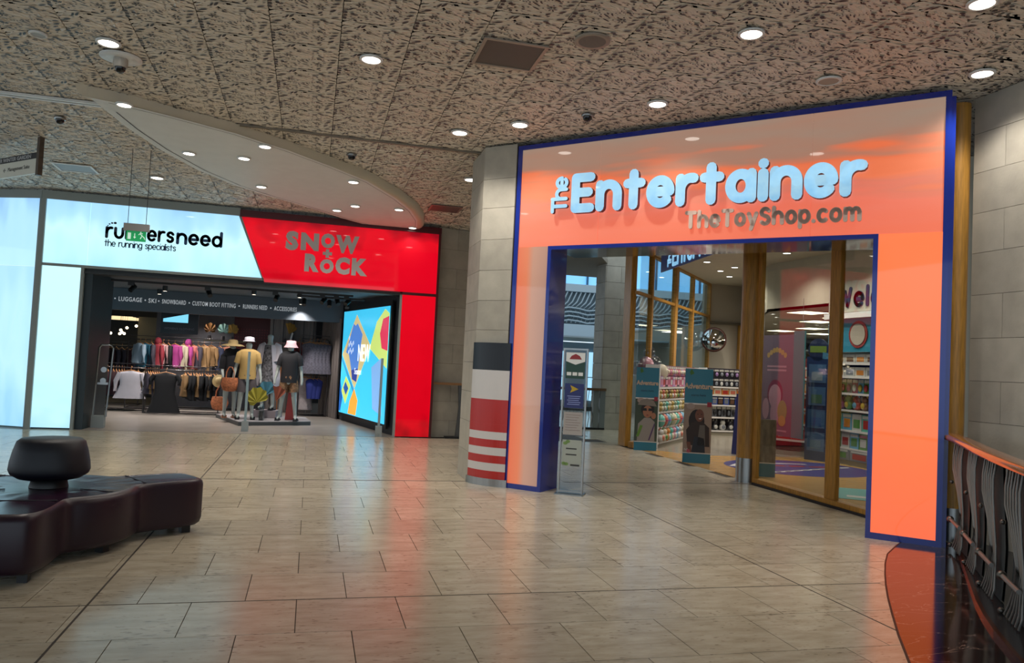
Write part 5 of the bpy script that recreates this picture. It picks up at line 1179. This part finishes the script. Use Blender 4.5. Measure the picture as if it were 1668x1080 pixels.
# right hand shelving with the big lettered fascia
RM_ = frame((9.35, 12.35), (0, -1))
shelf_unit('toy_shelving', 'tall toy shelving below the white lettered fascia at the right', RM_, 3.4, [.30, .62, .98, 1.28, 1.58, 1.82], 2.0, .4, mat('blue_back', '1d3a80', .5))
for z, k, w, h, d, pr, nm in ((.0+.09, 'box', .5, .19, .2, [('steel', 'green'), ('steel', 'red')], 'bottom'), (.30, 'box', .22, .28, .16, [('green', 'white'), ('white', 'red'), ('sky', 'green')], 'second'), (.62, 'box', .24, .30, .16, [('aqua', 'red'), ('sky', 'orange'), ('white', 'green')], 'third'), (.98, 'plush', .2, .27, .16, [('rose', 'green'), ('green', 'yellow'), ('red', 'sky'), ('brown', 'yellow')], 'fourth'), (1.28, 'blister', .14, .26, .1, [('green', 'red'), ('steel', 'rose'), ('rose', 'white'), ('sky', 'yellow')], 'fifth'), (1.58, 'box', .26, .17, .16, [('white', 'orange'), ('white', 'steel')], 'sixth'), (1.82, 'box', .26, .16, .16, [('white', 'orange'), ('white', 'brown')], 'top')):
    place_toys(RM_ @ Matrix.Translation((0, 0, -.2)), .05, 2.2, z, k, w, h, d, pr, 'on the %s row of the tall right shelving' % nm, 'toys on the %s row of the tall right shelving' % nm, dy=0)
t = thing('welcome_fascia', 'white fascia with big navy lettering over a teal and purple graphic', 'sign', M=RM_)
MB().box(-.1, 2.74, -.06, 3.4, 3.30, .02).build('white_board', mat('fascia_white', 'a8a294', .5), t); MB().box(-.1, 2.62, .0, 3.4, 2.72, .12).build('light_shelf', white_pl, t)
ntx = mat('navy_letter', '23254c', .4); stroke_word('W', .17, .030, .10, 2.86, .02, .04, [ntx, ntx], t, fit=.01) if False else None
wx = .20
for ch in 'Welcome':
    stroke_letter(ch, .22, .034, .02, .04, wx, 2.85).build('letter', [ntx, ntx], t); wx += GL[ch][0]*.22 + .12
MB().box(-.1, 2.02, -.06, 3.4, 2.62, .01).build('teal_graphic', mat('teal_print', '2c7c94', .35), t); MB().box(.02, 2.03, .01, .28, 2.61, .014).build('purple_print', mat('purple_print', '4a3078', .4), t)
MB().lathe([(.24, 0), (.24, .012)], n=28).xform(Matrix.Translation((.72, 2.33, .012))).build('red_disc', mat('red_disc', '8c2a20', .4), t)
MB().lathe([(.19, 0), (.19, .012)], n=24).xform(Matrix.Translation((.72, 2.33, .022))).build('cream_disc', mat('cream_disc', 'a89c8c', .4), t)
# navy display tower and the hanging pink poster
t = thing('display_tower', 'tall navy display tower with framed pictures inside the large glass pane', 'display', M=frame((9.02, 12.62), (.15, -.42)))
MB().box(0, 0, -.3, .46, 1.92, 0).build('tower', mat('tower_navy', '14284c', .4), t); MB().lathe([(.21, 0), (.21, .02)], n=26).xform(Matrix.Translation((.23, 2.05, -.02))).build('round_topper', mat('topper_navy', '182440', .4), t)
MB().box(.06, 2.0, .001, .40, 2.12, .004).build('topper_label', mat('topper_green', '5c7430', .4), t)
for k in range(4): MB().box(.05, .18+.42*k, 0, .41, .52+.42*k, .008).build('picture', mat('pic_steel', '3c5878', .3), t); MB().box(.12, .22+.42*k, .008, .34, .38+.42*k, .012).build('picture_detail', mat('pic_slate%d' % k, ['4c6474', '2c4c7c', '405c48', '707c84'][k], .3), t)
t = thing('hanging_poster', 'large faded pink and teal hanging poster behind the large glass pane', 'poster', M=frame((8.45, 13.30), (.10, -1.28)))
MB().box(0, .42, -.01, .98, 2.30, .01).build('sheet', mat('mauve_print', '62505f', .35), t); MB().box(.98, .42, -.01, 1.28, 2.36, .01).build('teal_side', mat('teal_side', '2a6a70', .35), t)
pr1 = mat('pale_pink_print', 'a07a86', .4); pr2 = mat('plum_print', '6c2440', .4); pr3 = mat('gold_print', 'a08048', .4); pr4 = mat('green_print', '7a7c4c', .4)
def oval(cx, cz, rx, rz, m, z, nm): MB().prism([(cx+rx*math.cos(2*PI*k/20), cz+rz*math.sin(2*PI*k/20)) for k in range(20)], .008, .010+z).build(nm, m, t)
for k in range(7): oval(.28+.08*k, 1.92+.10*math.sin(PI*k/6), .045, .05, pr3, .002, 'gold_spot')
oval(.50, 1.20, .22, .26, pr2, .002, 'plum_oval'); oval(.50, 1.15, .18, .22, pr1, .004, 'pink_oval'); oval(.50, .82, .12, .24, pr1, .003, 'pink_oval'); oval(.72, .88, .13, .20, pr4, .005, 'green_oval'); oval(.24, .90, .10, .20, pr1, .003, 'pink_oval'); oval(.72, .70, .10, .10, pr3, .006, 'gold_spot')
for k in range(2): MB().box(.25, 1.62+.07*k, .01, .80, 1.655+.07*k, .012).build('text_line', pr1, t)
MB().box(.2, .5, .01, .85, .53, .012).build('text_line', pr1, t)
for x in (.1, 1.2): MB().tube([(x, 2.3, 0), (x, 2.95, 0)], .004, 5).build('cord', steel, t)
# floor graphic and mat
t = thing('floor_graphic', 'purple oval floor graphic with white and red streaks inside the toy shop', 'graphic', (8.0, 11.35, .0021))
def fpoly(pts, z, m, nm): MB().prism(pts, z, z+.0012).build(nm, m, t)
fpoly([(1.25*math.cos(2*PI*k/36), 1.05*math.sin(2*PI*k/36)) for k in range(36)], 0, mat('violet_print', '3a3570', .3), 'violet_oval')
for k in range(9):
    a = -1.0 + .22*k; fpoly([(a, -.65+.08*k), (a+.32, -.55+.08*k), (a+.36, -.48+.08*k), (a+.02, -.56+.08*k)], .0013, white_g, 'white_streak')
for k in range(4): fpoly([(-.75+.35*k, .25-.06*k), (-.45+.35*k, .22-.06*k), (-.42+.35*k, .38-.06*k), (-.7+.35*k, .40-.06*k)], .0013, mat('print_red', '7a2430', .4), 'red_patch')
fpoly([(-1.2, .15), (-.6, .75), (-.55, .68), (-1.1, .08)], .0013, white_g, 'white_streak'); fpoly([(-.3, .55), (.5, .45), (.5, .52), (-.3, .63)], .0013, white_g, 'white_streak')
t = thing('aqua_mat', 'small aqua printed mat on the floor behind the narrow glass pane', 'mat', (7.2, 8.65, .0021)); MB().prism([(-.62, -.12), (.05, -.62), (.7, .35), (.05, .68)], 0, .004).build('mat', mat('aqua_print', '5c9c98', .4), t)
MB().prism([(-.4, -.05), (.0, -.35), (.1, -.22), (-.3, .08)], .004, .005).build('white_print', white_g, t)
# two printed standees with photographs
teal_b = mat('teal_board', '1f6c84', .35); skin_p = mat('printed_skin', '9a6a50', .45); skin_d = mat('printed_dark_skin', '6a4030', .45); hair_p = mat('printed_hair', '1c1210', .5)
def standee(a, b, H, label, boy):
    u = Vector((b[0]-a[0], b[1]-a[1])); w = u.length; t = thing('photo_standee', label, 'standee', M=frame(a, u))
    MB().box(0, 0, -.03, w, H, 0).build('board', mat('standee_edge', '10203c', .5), t)
    MB().box(.0, H*.63, 0, w, H, .002).build('teal_header', teal_b, t); MB().box(0, 0, 0, w, .16, .002).build('teal_footer', teal_b, t)
    MB().box(0, .16, 0, w, .175, .003).build('white_rule', white_g, t); MB().box(.0, H*.62, 0, w, H*.635, .003).build('white_rule', white_g, t)
    ph = MB().box(.0, .175, 0, w, H*.62, .002).build('printed_photo', mat('photo_ground_a' if boy else 'photo_ground_b', '33402e' if boy else '8c7a6c', .4), t)
    def P_(pts, z, m, nm): MB().prism([(x*w, z_) for x, z_ in pts], .0021, .003+z*.0008).build(nm, m, ph)
    def ov(cx, cz, rx, rz, z, m, nm): P_([((cx*w+rx*math.cos(2*PI*k/18))/w, cz+rz*math.sin(2*PI*k/18)) for k in range(18)], z, m, nm)
    if boy:
        P_([(.12, .18), (.9, .18), (.88, .55), (.68, .62), (.42, .62), (.15, .50)], 1, mat('printed_grey_shirt', '8a8480', .5), 'printed_shirt')
        ov(.55, .78, .125, .13, 2, hair_p, 'printed_hair'); ov(.55, .735, .088, .115, 3, skin_p, 'printed_face'); P_([(.10, .86), (.95, .84), (.80, .95), (.5, .985), (.24, .95)], 4, mat('printed_cap', '7c746c', .5), 'printed_cap')
        P_([(.33, .75), (.52, .75), (.50, .80), (.34, .80)], 5, black, 'printed_sunglasses'); P_([(.58, .75), (.77, .75), (.76, .80), (.59, .80)], 5, black, 'printed_sunglasses'); ov(.82, .66, .045, .06, 5, skin_p, 'printed_hand'); ov(.55, .67, .022, .010, 6, mat('printed_lips', '7c3c34', .5), 'printed_mouth')
        P_([(.08, .26), (.2, .26), (.36, .47), (.24, .48)], 6, mat('printed_green', '5c8430', .5), 'printed_toy'); P_([(.62, .2), (.68, .2), (.9, .5), (.86, .52)], 6, mat('printed_purple', '4c3460', .5), 'printed_strap')
    else:
        ov(.46, .70, .13, .20, 1, hair_p, 'printed_hair'); P_([(.15, .30), (.95, .28), (.92, .60), (.62, .72), (.3, .68), (.1, .55)], 2, mat('printed_brown_jacket', '2c201c', .5), 'printed_jacket')
        P_([(.5, .3), (.8, .3), (.76, .64), (.58, .64)], 3, mat('printed_grey_top', '5c5854', .5), 'printed_top'); ov(.56, .80, .072, .105, 4, skin_d, 'printed_face'); P_([(.12, .35), (.26, .35), (.32, .18), (.2, .175)], 4, skin_d, 'printed_arm')
        P_([(.3, .18), (.8, .18), (.75, .42), (.4, .45)], 3, mat('printed_navy_skirt', '1c2430', .5), 'printed_skirt'); P_([(.52, .745), (.64, .76), (.60, .735)], 5, white_g, 'printed_smile'); ov(.20, .20, .03, .03, 6, mat('printed_pink', 'a85060', .5), 'printed_hand')
        for q in (.50, .63): ov(q, .82, .010, .007, 5, black, 'printed_eye')
    c3 = ['a88a3c', 'b06c8c', 'b8a870', '8ca860', 'b06450', 'b0a0b0']
    text('Adventure', .115 if boy else .125, (w*.5, H*.79, .004), t, mat('standee_letter', 'c0a890', .5), .003, align='CENTER', bold=.004, sx=w/.52)
    text('starts here', .055, (w*.5, H*.71, .004), t, mat('standee_small', '14344c', .5), .002, align='CENTER')
    MB().prism([(.10*w+.07*math.cos(k*PI/8)+.06, H*.60+.05*math.sin(k*PI/8)) for k in range(16)], .003, .006).build('round_badge', mat('badge_cream', '9c8c84', .5), t)
    MB().box(w*.82, H*.60, .003, w*.98, H*.65, .005).build('red_tab', mat('tab_red', '8c2438', .5), t); MB().prism([(.15*w, H*.96), (.22*w, H), (.32*w, H*.95), (.2*w, H*.93)], .002, .004).build('green_leaf_print', mat('leaf_green', '3c6c2c', .5), t)
    if not boy: text('NEW', .06, (.02, .20, .004), t, white_g, .002)
    MB().box(w*.3, 0, -.25, w*.7, .03, -.03).build('foot', greyc, t)
standee((6.0, 13.58), (6.40, 13.44), 1.57, 'left teal topped standee with a photo of a person in sunglasses and a cap', True)
standee((6.13, 11.86), (6.55, 11.68), 1.58, 'right teal topped standee with a photo of a long haired person in a dark jacket', False)
t = thing('photo_standee', 'low standee with a pale textured photo and teal foot behind the large glass pane', 'standee', M=frame((6.55, 10.35), (.30, -.12)))
MB().box(0, 0, -.03, .30, .86, 0).build('board', mat('sand_photo', '6c6254', .5, var=.4, vscale=6, stretch=(3, 1, 1)), t); MB().box(0, 0, 0, .30, .2, .002).build('teal_footer', teal_b, t); MB().box(0, .2, 0, .30, .215, .003).build('white_rule', white_g, t)
t = thing('blue_bin', 'tall royal blue stand beside the round oak post', 'stand', (8.05, 13.1, 0)); MB().prism([(-.15, 0), (.15, 0), (.10, 1.1), (-.08, 1.15)], -.2, .2, axis=1).build('body', mat('royal_blue', '16246c', .4), t); MB().tube([(-.1, 0, 1.14), (0, 0, 1.2), (.1, 0, 1.12)], .012, 6).build('handle', steel, t)

# --- atrium beyond
acol = thing('stone_column', 'pale stone column outside behind the toy shop glazing', 'column', (0, 0, 0)); acol['kind'] = 'structure'
MB().box(7.06, 18.08, 0, 7.85, 18.7, 5.4).build('core', grout, acol)
zz = 0; r = 0
while zz < 5.3:
    sp = [7.05, 7.45, 7.86] if r % 2 else [7.05, 7.68, 7.86]
    for a, b in zip(sp[:-1], sp[1:]): MB().box(a+.004, 18.05, zz+.004, b-.004, 18.079, zz+.406).build('stone_block', stone, acol)
    MB().box(7.03, 18.06, zz+.004, 7.059, 18.7, zz+.406).build('stone_block', stone, acol)
    zz += .41; r += 1
t = thing('atrium_balustrade', 'distant balustrade with wavy rods left of the outer stone column', 'railing', (0, 17.9, 0))
MB().box(5.6, -.05, .96, 7.1, .08, 1.02).build('handrail', mat('rail_oak3', '6a5038', .4), t); MB().box(5.6, -.02, .0, 7.1, .05, .05).build('base_rail', dark, t); MB().box(5.6, -.02, .45, 6.75, .0, .55).build('mid_rail', platem, t)
for i in range(14): x = 5.7+i*.095; MB().tube([(x, 0, .05), (x+.04, 0, .3), (x-.02, 0, .6), (x+.02, 0, .96)], .009, 5).build('rod', rodm, t)
for x in (6.78, 6.95): MB().box(x, -.03, .05, x+.14, .03, .96).build('fin_post', mat('fin_pale', '7c8484', .4, .4), t)
far_w = mat('far_white', 'a4b4bc', .6); glow = mat('far_glazing', '9cc8e8', .1, emit='5cb4ee', es=.75)
gal = thing('far_gallery', 'far white gallery with a pierced metal band and blue glazing above', 'gallery', (0, 26, 0)); gal['kind'] = 'structure'
MB().box(4, 0, 2.45, 20, .3, 3.05).box(4, 0, 4.22, 20, .3, 4.45).build('white_band', far_w, gal); MB().box(4, .2, 3.05, 20, .3, 4.22).build('dark_backing', mat('band_back', '5c6c74', .7), gal)
bt = MB()
for i in range(60):
    x = 6 + i*.17
    bt.tube([(x, .05, 3.1), (x+.12, .05, 3.35), (x-.05, .05, 3.6), (x+.2, .05, 3.85), (x+.35, .05, 4.2)], .028, 4)
for z in (3.15, 3.3, 3.45, 3.6): bt.tube([(6+j*.35, .03, z+.05*math.sin(j*1.7)) for j in range(32)], .03, 4)
o = bt.build('pierced_pattern', far_w, gal); o['kind'] = 'stuff'
MB().box(4, .3, 4.45, 20, .35, 7.5).build('upper_glazing', glow, gal)
for i in range(14): MB().box(5+i*.9, .2, 4.45, 5.05+i*.9, .3, 7.5).build('glazing_bar', mat('bar_blue', '2f5c7c', .5), gal)
MB().box(4, .1, 4.4, 20, .3, 4.5).box(4, .1, 5.9, 20, .25, 5.98).build('cross_rail', far_w, gal)
MB().box(4, 1.2, 0, 20, 1.3, 2.45).build('lower_wall', mat('lower_wall', '7c8c94', .6), gal)
for x in (7.6, 8.6, 10.0, 11.6, 13.2): 
    MB().box(x, 1.12, .3, x+.5, 1.18, 2.1).build('window', mat('far_window', 'c0dcec', .2, emit='a8e0ff', es=.95), gal); MB().box(x+.24, 1.08, .3, x+.26, 1.12, 2.1).box(x, 1.08, 1.15, x+.5, 1.12, 1.18).build('window_bar', far_w, gal)
MB().box(4, -3, 2.45, 20, 0, 2.5).build('gallery_floor', far_w, gal)
t = thing('pink_shopfront', 'distant pink lit shopfront seen through the angled glazing', 'shopfront', (12.2, 24.8, 0)); MB().box(0, 0, 0, 2.2, .1, 2.6).build('fascia', mat('pink_lit', 'a87080', .4, emit='c86c80', es=.35), t); MB().box(.1, -.02, .9, 2.1, 0, 1.0).build('light_line', mat('pink_line', 'ffb0b8', .4, emit='ff9ca8', es=1.), t)
struct('ceiling_atrium', MB().prism([(2.5, 16.3), (6.1, 16.3), (7.2, 18.3), (8.5, 21), (3, 21)], 4.15, 4.25), mat('atrium_soffit', '8c8478', .7))
